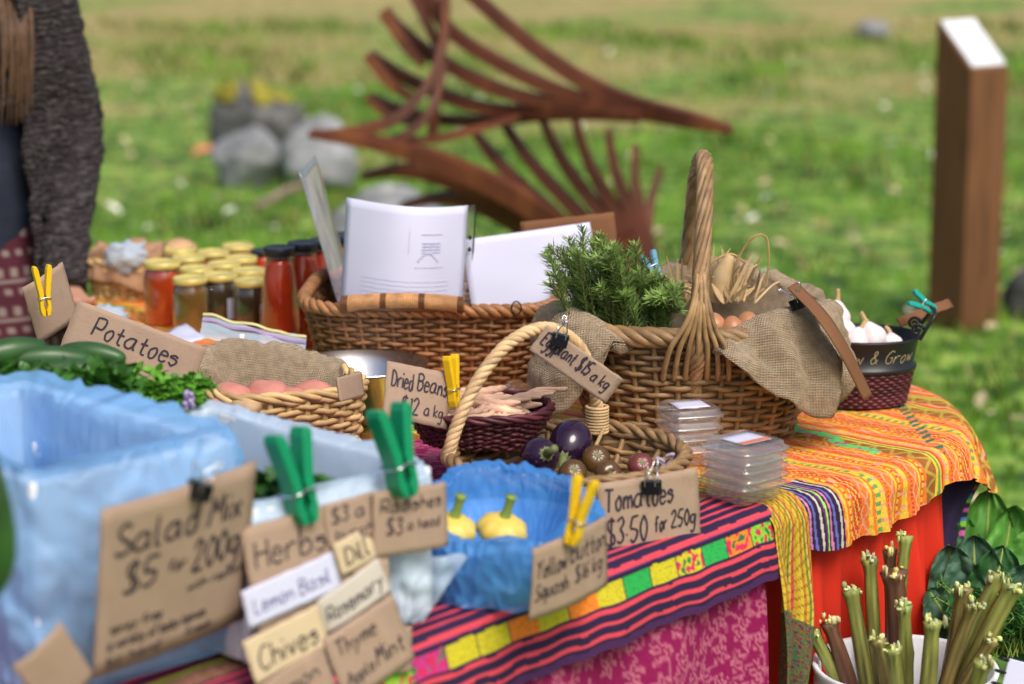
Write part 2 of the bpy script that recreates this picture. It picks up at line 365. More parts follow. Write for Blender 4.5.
tag(g.build('fallen_leaves', LEAFD), 'scattered pale dry leaves lying all over the grass', 'leaf litter', kind='stuff')

# ------------------------------------------------------------------ standing timber post with a sloping white plate
t = thing('wooden_post', 'tall square dark timber post with white sloping plate on top', 'post', (D(962, 325, 8.25).x, 8.25, 0), R(34))
a = .087
g = G(); H0, H1 = 1.20, 1.03
pz = -.02
g.add([(-a, -a, pz), (a, -a, pz), (a, a, pz), (-a, a, pz), (-a, -a, H1), (a, -a, H1), (a, a, H1 + .03), (-a, a, H1 + .03)], [(0, 1, 5, 4), (1, 2, 6, 5), (2, 3, 7, 6), (3, 0, 4, 7), (4, 5, 6, 7), (3, 2, 1, 0)])
post_o = g; 
def slope(x, y): return .885 + (y + a) / (2 * a) * .155 + (a - x) / (2 * a) * .0
g = G(); g.add([(-a, -a, pz), (a, -a, pz), (a, a, pz), (-a, a, pz)] + [(x, y, slope(x, y)) for x, y in ((-a, -a), (a, -a), (a, a), (-a, a))], [(0, 1, 5, 4), (1, 2, 6, 5), (2, 3, 7, 6), (3, 0, 4, 7), (4, 5, 6, 7), (3, 2, 1, 0)])
g.build('shaft', WOOD, t, smooth=False, bev=.004)
g = G(); e = a * .9
g.add([(x, y, slope(x, y) + dz) for dz in (.001, .009) for x, y in ((-e, -e), (e, -e), (e, e), (-e, e))], [(0, 1, 5, 4), (1, 2, 6, 5), (2, 3, 7, 6), (3, 0, 4, 7), (4, 5, 6, 7), (3, 2, 1, 0)])
g.build('information_plate', mat('white_plate', (.72, .75, .8), .25, .08, 12), t, smooth=False, bev=.002)
g = G()
for k in range(6):
    y0 = -a * .62 + k * a * .2; x1 = a * (.6 if k % 3 else .2)
    g.add([(x, y, slope(x, y) + .0105) for x, y in ((-a * .66, y0), (x1, y0), (x1, y0 + a * .05), (-a * .66, y0 + a * .05))], [(0, 1, 2, 3)])
g.build('plate_print', mat('grey_print', (.42, .44, .48), .5, .1), t, smooth=False)
# ------------------------------------------------------------------ rocks
def rock(name, label, px, py, Y, r, m=STONE, seed=1, cat='rock', moss=None):
    c = D(px, py, Y); c.z = r[2] * .55
    t = thing(name, label, cat, c) if moss else None
    rq = random.Random(seed * 7 + 1); PL = []
    for _ in range(17): v_ = Vector((rq.gauss(0, 1), rq.gauss(0, 1), rq.gauss(0, 1))).normalized(); PL.append((v_, rq.uniform(.72, 1.0)))
    def fn(p): return min(1.18, min(d_ / max(.05, p.dot(v_)) for v_, d_ in PL)) * (1 + .10 * nz(p.x * 3 + seed, p.y * 3, p.z * 3) + .05 * nz(p.x * 9 + seed, p.y * 9, p.z * 9))
    g = G(); g.ell((0, 0, 0) if moss else c, r, nu=40, nv=26, fn=fn)
    o = g.build('boulder' if moss else name, m, t)
    if moss:
        g = G(); rn = random.Random(seed)
        for i in range(260):
            an = rn.uniform(0, 2 * pi); rr = rn.random() ** .5
            p = Vector((cos(an) * rr * .75, sin(an) * rr * .75, 0)); p.z = math.sqrt(max(0, 1 - p.x ** 2 - p.y ** 2)); k = fn(p)
            if nz(p.x * 2 + seed, p.y * 2) < -.05: continue
            g.ell(Vector((p.x * r[0], p.y * r[1], p.z * r[2])) * k, (.03, .03, .012), nu=6, nv=4)
        g.build('lichen_patch', LICHEN, t)
    else: tag(o, label, cat)
    return t or o
rock('rock', 'pale grey rock with white patches low beside the sculpture', 252, 165, 11.7, (.19, .15, .17), seed=2)
rock('rock', 'dark grey rock capped with yellow lichen behind the pale one', 258, 140, 12.9, (.27, .18, .22), STONED, 5, moss=True)
rock('rock', 'grey rock directly behind the lower blades of the sculpture', 322, 160, 11.6, (.17, .14, .19), seed=9)
rock('rock', 'round grey rock half hidden by the papers basket', 385, 205, 9.4, (.22, .16, .22), seed=14)
rock('rock', 'dark boulder in the grass past the timber post', 1022, 285, 8.4, (.07, .07, .10), STONED, 21)
rock('rock', 'small pale stone far up the lawn', 874, 8, 20, (.13, .1, .09), seed=30)
g = G(); q = T(272, 212, .0); g.tube([q + Vector((-.06, -.05, .03)), q + Vector((.05, .1, .08)), q + Vector((.22, .25, .12))], [.018, .022, .015], 7)
tag(g.build('fallen_branch', mat('grey_bark', (.22, .17, .13), .9, .3)), 'grey broken branch lying in front of the pale rock', 'branch')
g = G(); g.col = (.62, .22, .12); g.leaf(T(192, 154, .03), (1, .3, .5), (-.2, -.5, 1), .13, .035, .25)
tag(g.build('autumn_leaf', LEAFD), 'pinkish orange leaf standing in the grass beside the rocks', 'leaf')

# ------------------------------------------------------------------ rusted steel sculpture
SY = 7.2
t = thing('steel_sculpture', 'rusted steel sculpture of curved blades fanned like wings on the lawn', 'sculpture', (D(560, 300, SY).x, SY, 0))
def bar(name, P, wid, dep=.045, m=RUST, n=9):
    """curved flat bar; P = (px, py, dY); wid in px at the sculpture's distance"""
    Q = catmull([D(x, y, SY + dy) - t.location for x, y, dy in P], n); g = G(); vs = []; fs = []; N = len(Q); k = SY / F
    for i, q in enumerate(Q):
        f = i / (N - 1); j = f * (len(wid) - 1); a0 = min(int(j), len(wid) - 2); wv = lerp(wid[a0], wid[a0 + 1], j - a0) * k * (.40 if max(wid) < 25 else .46)
        tg = Q[min(i + 1, N - 1)] - Q[max(i - 1, 0)]; nn = Vector((-tg.z, 0, tg.x))
        nn = nn.normalized() if nn.length > 0 else Vector((0, 0, 1)); dd = Vector((.12, 1, .08)).normalized() * dep * .5
        vs += [q + nn * wv - dd, q - nn * wv - dd, q - nn * wv + dd, q + nn * wv + dd]
    for i in range(N - 1):
        for e in range(4): fs.append((i * 4 + e, i * 4 + (e + 1) % 4, i * 4 + 4 + (e + 1) % 4, i * 4 + 4 + e))
    fs += [(0, 3, 2, 1), (N * 4 - 4, N * 4 - 3, N * 4 - 2, N * 4 - 1)]
    g.add(vs, fs); return g.build(name, m, t, smooth=False)
TIP = (730, 128, -.35)
bar('rib', [(462, -14, .1), (540, 52, 0), (612, 96, -.1), (680, 116, -.25), TIP], [15, 17, 20, 16, 5])
bar('rib', [(424, -18, .1), (450, 30, .08), (520, 74, 0), (590, 102, -.08), (660, 118, -.2)], [15, 15, 15, 16, 10])
bar('rib', [(384, 14, .15), (430, 54, .1), (500, 90, .02), (570, 106, -.06), (640, 116, -.2)], [14, 15, 15, 15, 10])
bar('rib', [(370, 56, .2), (418, 84, .14), (486, 108, .06), (560, 111, -.05), (630, 116, -.2)], [13, 14, 14, 14, 10])
bar('rib', [(370, 98, .25), (420, 116, .2), (480, 121, .1), (560, 114, 0), (640, 117, -.2)], [11, 12, 13, 13, 10])
bar('spine', [(560, 107, 0), (620, 107, -.1), (690, 120, -.3), (733, 130, -.36)], [14, 22, 18, 6])
bar('blade', [(384, 10, .1), (405, 44, .05), (424, 66, 0)], [14, 11, 5]); bar('blade', [(410, -14, .1), (426, 20, .05), (436, 46, 0)], [14, 10, 5])
bar('blade', [(368, 54, .12), (392, 84, .08), (418, 100, .02)], [13, 11, 5]); bar('blade', [(368, 96, .14), (392, 116, .1), (420, 124, .05)], [11, 9, 5])
bar('mast', [(446, -20, 0), (442, 40, 0), (436, 90, 0), (432, 142, 0)], [11, 11, 12, 12])
bar('crescent', [(446, -14, -.05), (444, 40, -.1), (428, 84, -.15), (396, 118, -.2), (352, 132, -.25), (312, 134, -.3)], [8, 9, 11, 13, 12, 5])
bar('crescent', [(444, 60, -.03), (434, 104, -.1), (410, 132, -.14), (380, 144, -.2)], [8, 10, 11, 5])
bar('crescent', [(520, 116, 0), (480, 128, -.05), (440, 138, -.1), (404, 140, -.12)], [7, 8, 8, 4])
bar('lower_blade', [(310, 133, -.3), (390, 146, -.25), (460, 170, -.18), (530, 206, -.1), (600, 262, 0), (640, 320, .05)], [5, 15, 21, 24, 24, 22], .07)
bar('lower_blade', [(362, 176, -.1), (410, 170, -.08), (470, 188, -.05), (540, 226, 0), (590, 290, .05)], [5, 14, 18, 22, 24], .07)
bar('lower_blade', [(400, 206, -.05), (450, 198, -.04), (510, 220, 0), (560, 262, .04)], [4, 13, 18, 22], .07)
for a0, b0, c0 in (((474, 132), (508, 172), (590, 252)), ((502, 120), (536, 168), (608, 248)), ((540, 114), (566, 166), (624, 246)), ((574, 116), (592, 170), (636, 246)), ((608, 130), (618, 180), (646, 246)), ((636, 146), (636, 190), (648, 246)), ((660, 168), (650, 206), (646, 250))):
    bar('rib', [(*a0, .12), (*b0, .08), (*c0, .02), (c0[0] + 4, c0[1] + 40, 0)], [7, 12, 17, 20], .06)
bar('foot', [(610, 240, 0), (636, 300, 0), (640, 420, 0)], [60, 44, 40], .16)

# ------------------------------------------------------------------ tables under cloth
C1 = T(758, 508, .75); UA = R(50.5); U = Vector((cos(UA), sin(UA), 0)); V = Vector((-sin(UA), cos(UA), 0))
def UV(u, v, z=.75): p = C1 + U * u + V * v; return Vector((p.x, p.y, z))
def uv_of(p): d = Vector((p[0], p[1], 0)) - Vector((C1.x, C1.y, 0)); return d.dot(U), d.dot(V)
TBW = mat('table_wood', (.33, .22, .13), .6, .2, 8, stretch=(1, 8, 1))
t = thing('trestle_table', 'long trestle table under the striped runner and pink cloth', 'table', (C1.x, C1.y, 0), UA)
g = G(); g.box((-.95, .33, .723), (1.88, .63, .026), bev=.004); g.build('table_top', TBW, t)
for x in (-1.8, -.1):
    for y in (.09, .57):
        g = G(); g.box((x, y, .355), (.045, .045, .709)); g.build('leg', TBW, t, smooth=False)
# back table with rounded outline
OUT = catmull([(C1.x - .03, C1.y + .02), (.52, 3.46), (.66, 3.645), (.705, 3.86), (.655, 4.06), (.40, 4.36), (-.1, 4.66), (-.56, 4.96), (-.78, 4.88), (-.83, 4.62), (-.64, 4.28), (-.36, 3.92), (-.12, 3.70), (.12, 3.52), (.27, 3.37)], 40, closed=True)
OUT = [Vector((p.x, p.y, 0)) for p in [Vector((*q[:2], 0)) for q in OUT]]
NO = len(OUT)
SPA, SPB = Vector((.30, 3.85, 0)), Vector((-.60, 4.60, 0))
def spine(p): d = SPB - SPA; k = max(0, min(1, (p - SPA).dot(d) / d.length_squared)); return SPA + d * k
t = thing('back_table', 'rounded table under the orange woven cloth', 'table', (0, 0, 0))
g = G(); k = 20; pl = OUT[::k]
g.add([spine(p).lerp(p, .985) + Vector((0, 0, z)) for z in (.715, .741) for p in pl], [tuple(range(len(pl)))[::-1], tuple(range(len(pl), 2 * len(pl)))] + [(i, (i + 1) % len(pl), (i + 1) % len(pl) + len(pl), i + len(pl)) for i in range(len(pl))])
g.build('table_top', TBW, t, smooth=False)
for x, y in ((.48, 3.62), (.5, 4.0), (-.68, 4.74), (-.55, 4.45)):
    g = G(); g.box((x, y, .355), (.045, .045, .709)); g.build('leg', TBW, t, smooth=False)

# ---- woven patterns: dyed thread colours as a function of place on the cloth
def hsh(i, j=0): x = sin(i * 127.1 + j * 311.7) * 43758.5453; return x - math.floor(x)
NAVY, CORAL, LIME, YEL, ORA, GRE, PURP = (.018, .008, .042), (.62, .055, .085), (.22, .50, .03), (.55, .48, .02), (.85, .22, .02), (.02, .36, .07), (.12, .02, .16)
def runner_col(u, s):
    """s = metres down from the fold (negative on the table top)"""
    th = .92 + .16 * hsh(int(u * 900), int(s * 900))
    def k(c): return (c[0] * th, c[1] * th, c[2] * th)
    s = s + .0012 * nz(u * 30, s * 20)
    if s < -.118: return k(NAVY if (int(s * 90) % 2) else CORAL)
    if s < -.075:
        q = (s + .118) / .043
        if q < .22: return k(LIME if int((u * 260 + s * 500)) % 3 else (.3, .18, .04))
        return k((.20, .11, .035) if nz(u * 120, s * 300) < .15 else (.45, .16, .18))
    if s < .027:
        q = (s + .075) % .0205
        return k(CORAL if .0055 < q < .0125 else (.09, .03, .15) if .0125 < q < .0140 else NAVY)
    if s < .053:
        b = math.floor(u / .058); h = hsh(b, 5); f = (u / .058) % 1
        c = [YEL, ORA, LIME, GRE, YEL, (.5, .03, .2)][int(h * 6) % 6] if b not in (-1, -2, -3, -4) else {-1: LIME, -2: ORA, -3: GRE, -4: YEL}[b]
        m = (s - .027) / .026
        if c in (LIME,) or h > .78:
            a = nz(u * 95, s * 95, 2)
            if a > .18: return k((.55, .02, .09))
            if a < -.26: return k((.02, .16, .05))
        if f < .03: return k(NAVY)
        if nz(u * 160, s * 420) > .33: return k((c[0] * .7, c[1] * .7, c[2] * .7))
        return k(c)
    if s < .098:
        q = (s - .053) % .0150
        return k(CORAL if .005 < q < .0100 else NAVY)
    return k((.06, .015, .085))
def magenta_col(u, s):
    a = nz(u * 36 + 2 * nz(u * 9, s * 9, 1), s * 36, .5); b = nz(u * 60, s * 60, 4)
    c = (.25, .003, .078)
    r = abs(a); x = u * 24 + .6 * nz(u * 6, s * 6); y = s * 21 + .5 * (math.floor(x) % 2)
    fx, fy = x - math.floor(x) - .5, y - math.floor(y) - .5; d = math.hypot(fx, fy); an = math.atan2(fy, fx)
    pet = .24 + .10 * cos(5 * an + 3 * hsh(math.floor(x), math.floor(y)))
    if abs(d - pet) < .075 or d < .08: w_ = .95
    elif r < .10 and d > .36: w_ = .85
    elif b > .42: w_ = .4
    else: w_ = 0
    w_ *= .75 + .5 * nz(u * 200, s * 200)
    w_ = max(0, min(1, w_)); q = (.52, .15, .23); th = .9 + .2 * hsh(int(u * 700), int(s * 700))
    return tuple(lerp(c[i], q[i], w_) * th for i in range(3))
PINK, YELC, ORC, RDC = (.74, .30, .20), (.72, .47, .05), (.74, .17, .018), (.55, .045, .03)
GB0, GB1 = uv_of(T(792, 424, .75)), uv_of(T(876, 452, .75)); GBL = math.hypot(GB1[0] - GB0[0], GB1[1] - GB0[1]); GBD = ((GB1[0] - GB0[0]) / GBL, (GB1[1] - GB0[1]) / GBL)
def orange_col(u, v):
    """u across the stripes, v along them"""
    u0 = u; u = u + .0022 * nz(v * 26, u * 5); th = .9 + .2 * hsh(int(u * 900), int(v * 500))
    def k(c): return (c[0] * th, c[1] * th, c[2] * th)
    if -.02 < u < .165 and v < .045:                       # dark striped end patch
        i = int((u + .02) / .0042) ; q = hsh(i, 3)
        return k([NAVY, NAVY, (.55, .50, .42), NAVY, PURP, (.30, .62, .06), NAVY, (.55, .18, .40), NAVY, (.12, .12, .4)][i % 10])
    gx, gy = u - .10, v - .085
    ga = (u - GB0[0]) * GBD[0] + (v - GB0[1]) * GBD[1]; gc_ = (u - GB0[0]) * -GBD[1] + (v - GB0[1]) * GBD[0]
    if 0 < ga < GBL and abs(gc_ + .008 * sin(ga * 60)) < .011:       # green embroidered band
        if nz(u * 90, v * 90, 6) > .25: return k((.5, .06, .25))
        return k((.10, .58, .14))
    if u > .46 and abs((v - .06) - .9 * (u - .55)) < .012 and (int(v * 120) % 2): return k((.03, .14, .09))
    per = math.floor(u / .064); p = (u % .064) / .064; hh = hsh(per, 11); e_ = abs(((v / .030) % 1) - .5) * 2
    if hh < .22:
        if p < .5: return k((.42, .30, .04) if abs(e_ - p * 2) < .2 else (.30, .10, .02))
        return k([YELC, (.10, .28, .05), YELC, RDC, ORC, PINK][int((p - .5) * 12) % 6])
    if hh > .80:
        if p < .3: return k(RDC if (int(v * 140) + int(p * 20)) % 3 else YELC)
        if p > .82: return k((.12, .30, .08) if int(v * 150) % 2 else YELC)
    if p < .16: c = YELC if int(v * 230) % 5 else PINK
    elif p < .26: c = ORC
    elif p < .34: c = RDC if int(v * 300) % 2 else ORC
    elif p < .64:
        d = abs(((v / .034) % 1) - .5) * 2; e = abs((p - .49) / .15)
        c = PINK if abs(d - e) < .20 else (YELC if d + e < .35 else ORC)
    elif p < .72: c = YELC
    elif p < .80: c = ORC
    elif p < .88: c = YELC if int(v * 260) % 3 else RDC
    else: c = ORC if int(v * 190) % 6 else PINK
    if nz(u * 300, v * 120) > .3: c = tuple(x * .8 for x in c)
    return k(c)
def ochre_col(u, s):
    th = .88 + .24 * hsh(int(u * 900), int(s * 900)); i = int((u + 9 + .004 * nz(s * 20, 2)) / .0052)
    if s > .155: c = [(.06, .05, .02), (.16, .10, .02), (.02, .13, .06), (.22, .03, .03), (.05, .02, .06)][int((nz(u * 130, s * 300) * .9 + .5) * 5) % 5]
    else: c = [(.50, .33, .02), (.55, .40, .03), (.40, .16, .02), (.52, .36, .02), (.16, .20, .03), (.55, .42, .05), (.50, .06, .05), (.46, .27, .02)][i % 8]; c = c if int(s * 330 + i) % 4 else (c[0] * .55, c[1] * .5, c[2] * .6)
    return (c[0] * th, c[1] * th, c[2] * th)

# ---- pink cloth over the trestle table
def edge_round(s, r=.012):
    """distance past the fold -> (outward, down)"""
    if s <= 0: return s, 0
    a = s / r
    if a < pi / 2: return r * sin(a), r * (1 - cos(a))
    return r, r + (s - r * pi / 2)
def mag_fn(i, j):
    u = lerp(-1.85, -.010, i); s = lerp(-.62, .46, j); o, d = edge_round(s)
    f = sm(d / .2) * (.010 * sin(u * 24 + 1) + .012 * nz(u * 7, 2)) + .012 * sm(d / .4)
    return UV(u, -.004 - o - f, .7535 - d)
g = G()
g.grid(460, 260, mag_fn, colfn=lambda i, j: magenta_col(lerp(-1.85, -.010, i), lerp(-.62, .46, j)))
tag(g.build('tablecloth', CLOTH), 'magenta cloth with pale floral print hanging down the front table', 'tablecloth')
# ---- striped runner along the edge
def run_fn(i, j):
    u = lerp(-1.6, .000, i); s = lerp(-.19, .108, j); o, d = edge_round(s, .014)
    hem = .0015 * sin(u * 75 + 3 * nz(u * 9)) * sm(d / .08) + .006 * nz(u * 8, 4) * sm(d / .06)
    return UV(u, -.008 - o - .018 * sm(d / .09) - .007 * sm(d / .1) * nz(u * 9, 6), .7575 - d + hem + (.0015 * nz(u * 20, s * 30) if s < 0 else 0))
g = G(); g.grid(760, 150, run_fn, colfn=lambda i, j: runner_col(lerp(-1.6, .000, i), lerp(-.19, .108, j)))
tag(g.build('table_runner', CLOTH), 'navy and coral striped woven runner with bright colour blocks along the table edge', 'table runner')

# ---- cloth falling round the back table
def out_at(k): 
    k = k % NO; i = int(k); f = k - i; p = OUT[i].lerp(OUT[(i + 1) % NO], f)
    a = OUT[(i - 6) % NO]; b_ = OUT[(i + 7) % NO]; tg = (b_ - a).normalized(); nn = Vector((tg.y, -tg.x, 0))
    if nn.dot(p - spine(p)) < 0: nn = -nn
    return p, nn
def red_fn(i, j):
    k = lerp(-8, 175, i); p, nn = out_at(k); d = lerp(0, .70, j); f = sm(d / .3) * (.014 * sin(k * .33) + .012 * sin(k * .81 + 1) + .01 * nz(k * .12, 3)) + .02 * sm(d / .5)
    q = p + nn * (f + .001); return Vector((q.x, q.y, .742 - d))
g = G(); g.grid(240, 40, red_fn); tag(g.build('tablecloth', REDC), 'plain bright red cloth hanging in folds below the orange one', 'tablecloth')
KN = [(-20, .0), (0, .045), (12, .085), (26, .105), (45, .10), (60, .085), (72, .07), (84, .085), (95, .12), (110, .16), (130, .17), (180, .12), (600, .1)]
def hang(k):
    for (a, x), (b_, y) in zip(KN, KN[1:]):
        if a <= k <= b_: return lerp(x, y, sm((k - a) / (b_ - a)))
    return .05
def flare(k): return .036 * sm((k - 60) / 30) * (1 - sm((k - 120) / 40)) 
def or_k(i): return lerp(-6, 150, i / .82) if i < .82 else lerp(150, NO - 6, (i - .82) / .18)
def or_pos(i, j):
    k = or_k(i); p, nn = out_at(k)
    if j < .62:
        t_ = (j / .62) ** .55; q = spine(p).lerp(p, t_); h_ = .0025 * nz(q.x * 14, q.y * 14) + .005 * max(0, nz(q.x * 9 + 4, q.y * 30))
        return Vector((q.x, q.y, .7475 + h_)), q, 0
    s = (j - .62) / .38 * hang(k); o, d = edge_round(s, .03); f = sm(d / .1) * (.004 * sin(k * .35) + .012 * nz(k * .16, 7) + .009 * nz(k * .5, s * 9)) + flare(k) * (d / .12)
    q = p + nn * (.006 + o + f); return Vector((q.x, q.y, .748 - d * (1 - .20 * flare(k) / .06))), p + nn * s, s
def or_col(i, j):
    q = or_cache[(i, j)]; u, v = uv_of(q)
    return orange_col(u, v)
or_cache = {}
def or_fn(i, j):
    P, q, s = or_pos(i, j); or_cache[(i, j)] = q; return P
g = G(); g.grid(900, 200, or_fn, colfn=or_col)
tag(g.build('tablecloth', CLOTH), 'orange woven cloth with yellow and pink stripes over the back table', 'tablecloth')
# ---- ochre cloth at the corner
def och_fn(i, j):
    s = lerp(-.20, .42, j); wv = lerp(lerp(-.05, -.006, sm((s + .02) / .03)), .082, i) + sm(s / .4) * lerp(.0, -.04, i) * .6 + .010 * sin(s * 17) * i * sm(s / .1); o, d = edge_round(s, .02)
    k = sm(d / .15) * (.012 * sin(i * 8 + 1) + .006 * nz(i * 4, s * 6)) + .012 * sm(d / .03)
    return UV(wv, .004 - o - k * 1.2 - .012 * sm(d / .2), .7565 - d + (.002 * nz(i * 9, s * 30) if s < 0 else 0) - (.05 * i * sm(d / .1)))
g = G(); g.grid(110, 330, och_fn, colfn=lambda i, j: ochre_col(lerp(-.05, .075, i), lerp(-.20, .42, j)))
tag(g.build('tablecloth', CLOTH), 'narrow ochre striped cloth hanging between the pink and red cloths', 'tablecloth')
g = G(); q = [D(938, 462, 3.70), D(985, 478, 3.79), D(936, 596, 3.66), D(946, 590, 3.68)]
def nav_fn(i, j):
    p = q[0].lerp(q[1], i).lerp(q[2].lerp(q[3], i), j); return p + Vector((.006 * sin(j * 7 + i * 3), .012 * sin(i * 7 + j * 2), 0))
g.grid(60, 60, nav_fn, colfn=lambda i, j: NAVY if i < .82 else [LIME, NAVY, (.5, .1, .3), NAVY, (.05, .2, .4)][int(j * 24) % 5])
tag(g.build('tablecloth', CLOTH), 'navy cloth corner with coloured edging under the orange cloth', 'tablecloth')
# ------------------------------------------------------------------ baskets
def sp(c, p): return math.copysign(abs(c) ** p, c)
_RT = {}
def ring(a, b, th, p=1.0):
    """rounded rectangle outline walked at an even pace in every quarter"""
    key = (round(a, 5), round(b, 5), p); f = (th / (pi / 2)) % 4; q = int(f); f -= q
    if key not in _RT:
        pts = [(a * sp(cos(t), p), b * sp(sin(t), p)) for t in [pi / 2 * (.5 - .5 * cos(pi * k / 400)) for k in range(401)]]; Ls = [0]
        for k in range(400): Ls.append(Ls[-1] + math.hypot(pts[k + 1][0] - pts[k][0], pts[k + 1][1] - pts[k][1]))
        tab = []; k = 0
        for e in range(129):
            t = Ls[-1] * e / 128
            while k < 399 and Ls[k + 1] < t: k += 1
            g_ = (t - Ls[k]) / max(1e-12, Ls[k + 1] - Ls[k]); tab.append((lerp(pts[k][0], pts[k + 1][0], g_), lerp(pts[k][1], pts[k + 1][1], g_)))
        _RT[key] = tab
    tab = _RT[key]; ff = f if q % 2 == 0 else 1 - f; e = min(127, int(ff * 128)); g_ = ff * 128 - e
    x, y = lerp(tab[e][0], tab[e + 1][0], g_), lerp(tab[e][1], tab[e + 1][1], g_)
    return Vector((x if q in (0, 3) else -x, y if q < 2 else -y, 0))
def shade(g, lo=.72, hi=1.2):
    q = random.uniform(lo, hi); g.col = (q * random.uniform(.97, 1.03), q, q * random.uniform(.92, 1.06))
def braid(g, P, rad, r, n=3, tw=9, closed=True, ns=6):
    """strands twisted about a path"""
    P = [Vector(p) for p in P]; N = len(P)
    fr = []; up = Vector((0, 0, 1))
    for i in range(N):
        a = P[(i - 1) % N] if closed else P[max(i - 1, 0)]; b = P[(i + 1) % N] if closed else P[min(i + 1, N - 1)]
        t = (b - a).normalized(); x = up.cross(t); x = x.normalized() if x.length > 1e-4 else t.orthogonal().normalized(); up = t.cross(x); fr.append((x, up.copy()))
    for s in range(n):
        shade(g); Q = []
        for i in range(N):
            ph = 2 * pi * (s / n + tw * i / (N if closed else N - 1)); x, u = fr[i]
            rd = rad[i] if isinstance(rad, list) else rad
            Q.append(P[i] + (x * cos(ph) + u * sin(ph)) * rd)
        g.tube(Q, r, ns, closed=closed)
def weave_basket(t, a, b, h, flare=.18, nst=28, rows=13, m=WICKER, p=.8, rs=.0042, amp=.0042, rim=True, rimr=.008, bulge=.0, rimm=None, rimn=3, rimtw=None):
    RR = lambda z: 1 - flare * (1 - z / h) + bulge * sin(pi * z / h)
    g = G(); S = 6
    for r in range(rows):
        z = h * (r + .5) / rows; P = []; shade(g, .62, 1.15)
        N = nst * S; jz = [random.uniform(-1, 1) for _ in range(nst)]
        for i in range(N):
            th = 2 * pi * i / N; d = ring(a, b, th, p) * RR(z); nn = Vector((cos(th), sin(th), 0))
            d += nn * amp * cos(pi * i / S + pi * r); P.append((d.x, d.y, z + .0014 * jz[i // S % nst] + .003 * nz(th * 2, r * 3.3)))
        g.tube(P, rs * random.uniform(.88, 1.1), 6, closed=True)
    for i in range(nst):
        shade(g, .6, 1); th = 2 * pi * (i + 0) / nst
        g.tube([ring(a, b, th, p) * RR(h * k / 5) + Vector((0, 0, h * k / 5)) for k in range(6)], rs * 1.1, 6)
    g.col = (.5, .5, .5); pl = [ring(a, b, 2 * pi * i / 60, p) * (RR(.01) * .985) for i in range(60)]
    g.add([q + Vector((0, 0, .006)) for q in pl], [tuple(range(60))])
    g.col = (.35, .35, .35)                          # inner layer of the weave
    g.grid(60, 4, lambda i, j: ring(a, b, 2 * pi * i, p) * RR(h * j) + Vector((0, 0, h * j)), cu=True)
    o = g.build('basket_body', m, t)
    if rim:
        g = G(); N = 220; braid(g, [ring(a, b, 2 * pi * i / N, p) * 1.005 + Vector((0, 0, h + rimr * .5 + .003 * nz(i * .06, 2))) for i in range(N)], rimr * .62, rimr * .62, rimn, rimtw or int((a + b) * 38))
        g.build('rim', rimm or m, t)
    return RR
def liner(t, name, m, a, b, h, H, Lo, p=.8, din=.07, n=150, rows=26, wr=.006, thick=.012, flare=.0, solid=.0025, fl=None, ws=9, seed=0, inward=.03, crease=0, pleat=0):
    """a cloth or film laid in a container and over its edge: H(th) height over the edge, Lo(th) length hanging outside"""
    def fn(i, j):
        th = 2 * pi * i; Hh, Ll = H(th), Lo(th); nn = Vector((cos(th), sin(th), 0)); e = ring(a, b, th, p)
        seq = [(-inward - .03, h - din), (-inward, h + Hh * .3), (-.012, h + Hh), (thick * .4, h + Hh + .002), (thick, h + Hh - .012), (thick + (fl(th) if fl else .004), h - Ll * .5), (thick + (fl(th) if fl else .004) * 1.2, h - Ll)]
        if Ll <= 0: seq = [(-inward - .03, h - din), (-inward, h - din * .7), (-.016, h - .02), (-.012, h + Hh - .012), (-.011, h + Hh - .008), (-.010, h + Hh - .006), (-.009, h + Hh - .005)]
        f = j * 6; k = min(int(f), 5); q0, q1 = seq[k], seq[k + 1]; tt = f - k
        d = lerp(q0[0], q1[0], tt); z = lerp(q0[1], q1[1], tt)
        w_ = wr * crease * (.35 - 2.2 * abs(nz(cos(th) * ws * .8 + seed, sin(th) * ws * .8 + z * 9, z * 16)) + .5 - 1.6 * abs(nz(cos(th) * ws * 2 + seed, sin(th) * ws * 2 - z * 20, z * 34 + 3))) + wr * (nz(cos(th) * ws * .4 + seed, sin(th) * ws * .4, z * 14) * 1.2 + .7 * nz(cos(th) * ws, sin(th) * ws + seed, z * 30) + .35 * nz(cos(th) * ws * 2.3, sin(th) * ws * 2.3 + seed, z * 70))
        k2 = 1 if j > .3 else .6
        if pleat and j > .5: d += pleat * sm((j - .5) / .4) * (nz(cos(th) * 5 + 9, sin(th) * 5, z * 5) * 1.3 + .7 * sin(th * 17 + 4 * nz(z * 9, th)))
        if pleat and j > .9: z += pleat * .9 * nz(cos(th) * 9, sin(th) * 9, 3)
        return e * 1.0 + nn * (d + w_ * k2) + Vector((0, 0, z + w_ * .6))
    g = G(); g.grid(n, rows, fn, cu=True); return g.build(name, m, t, solid=solid)
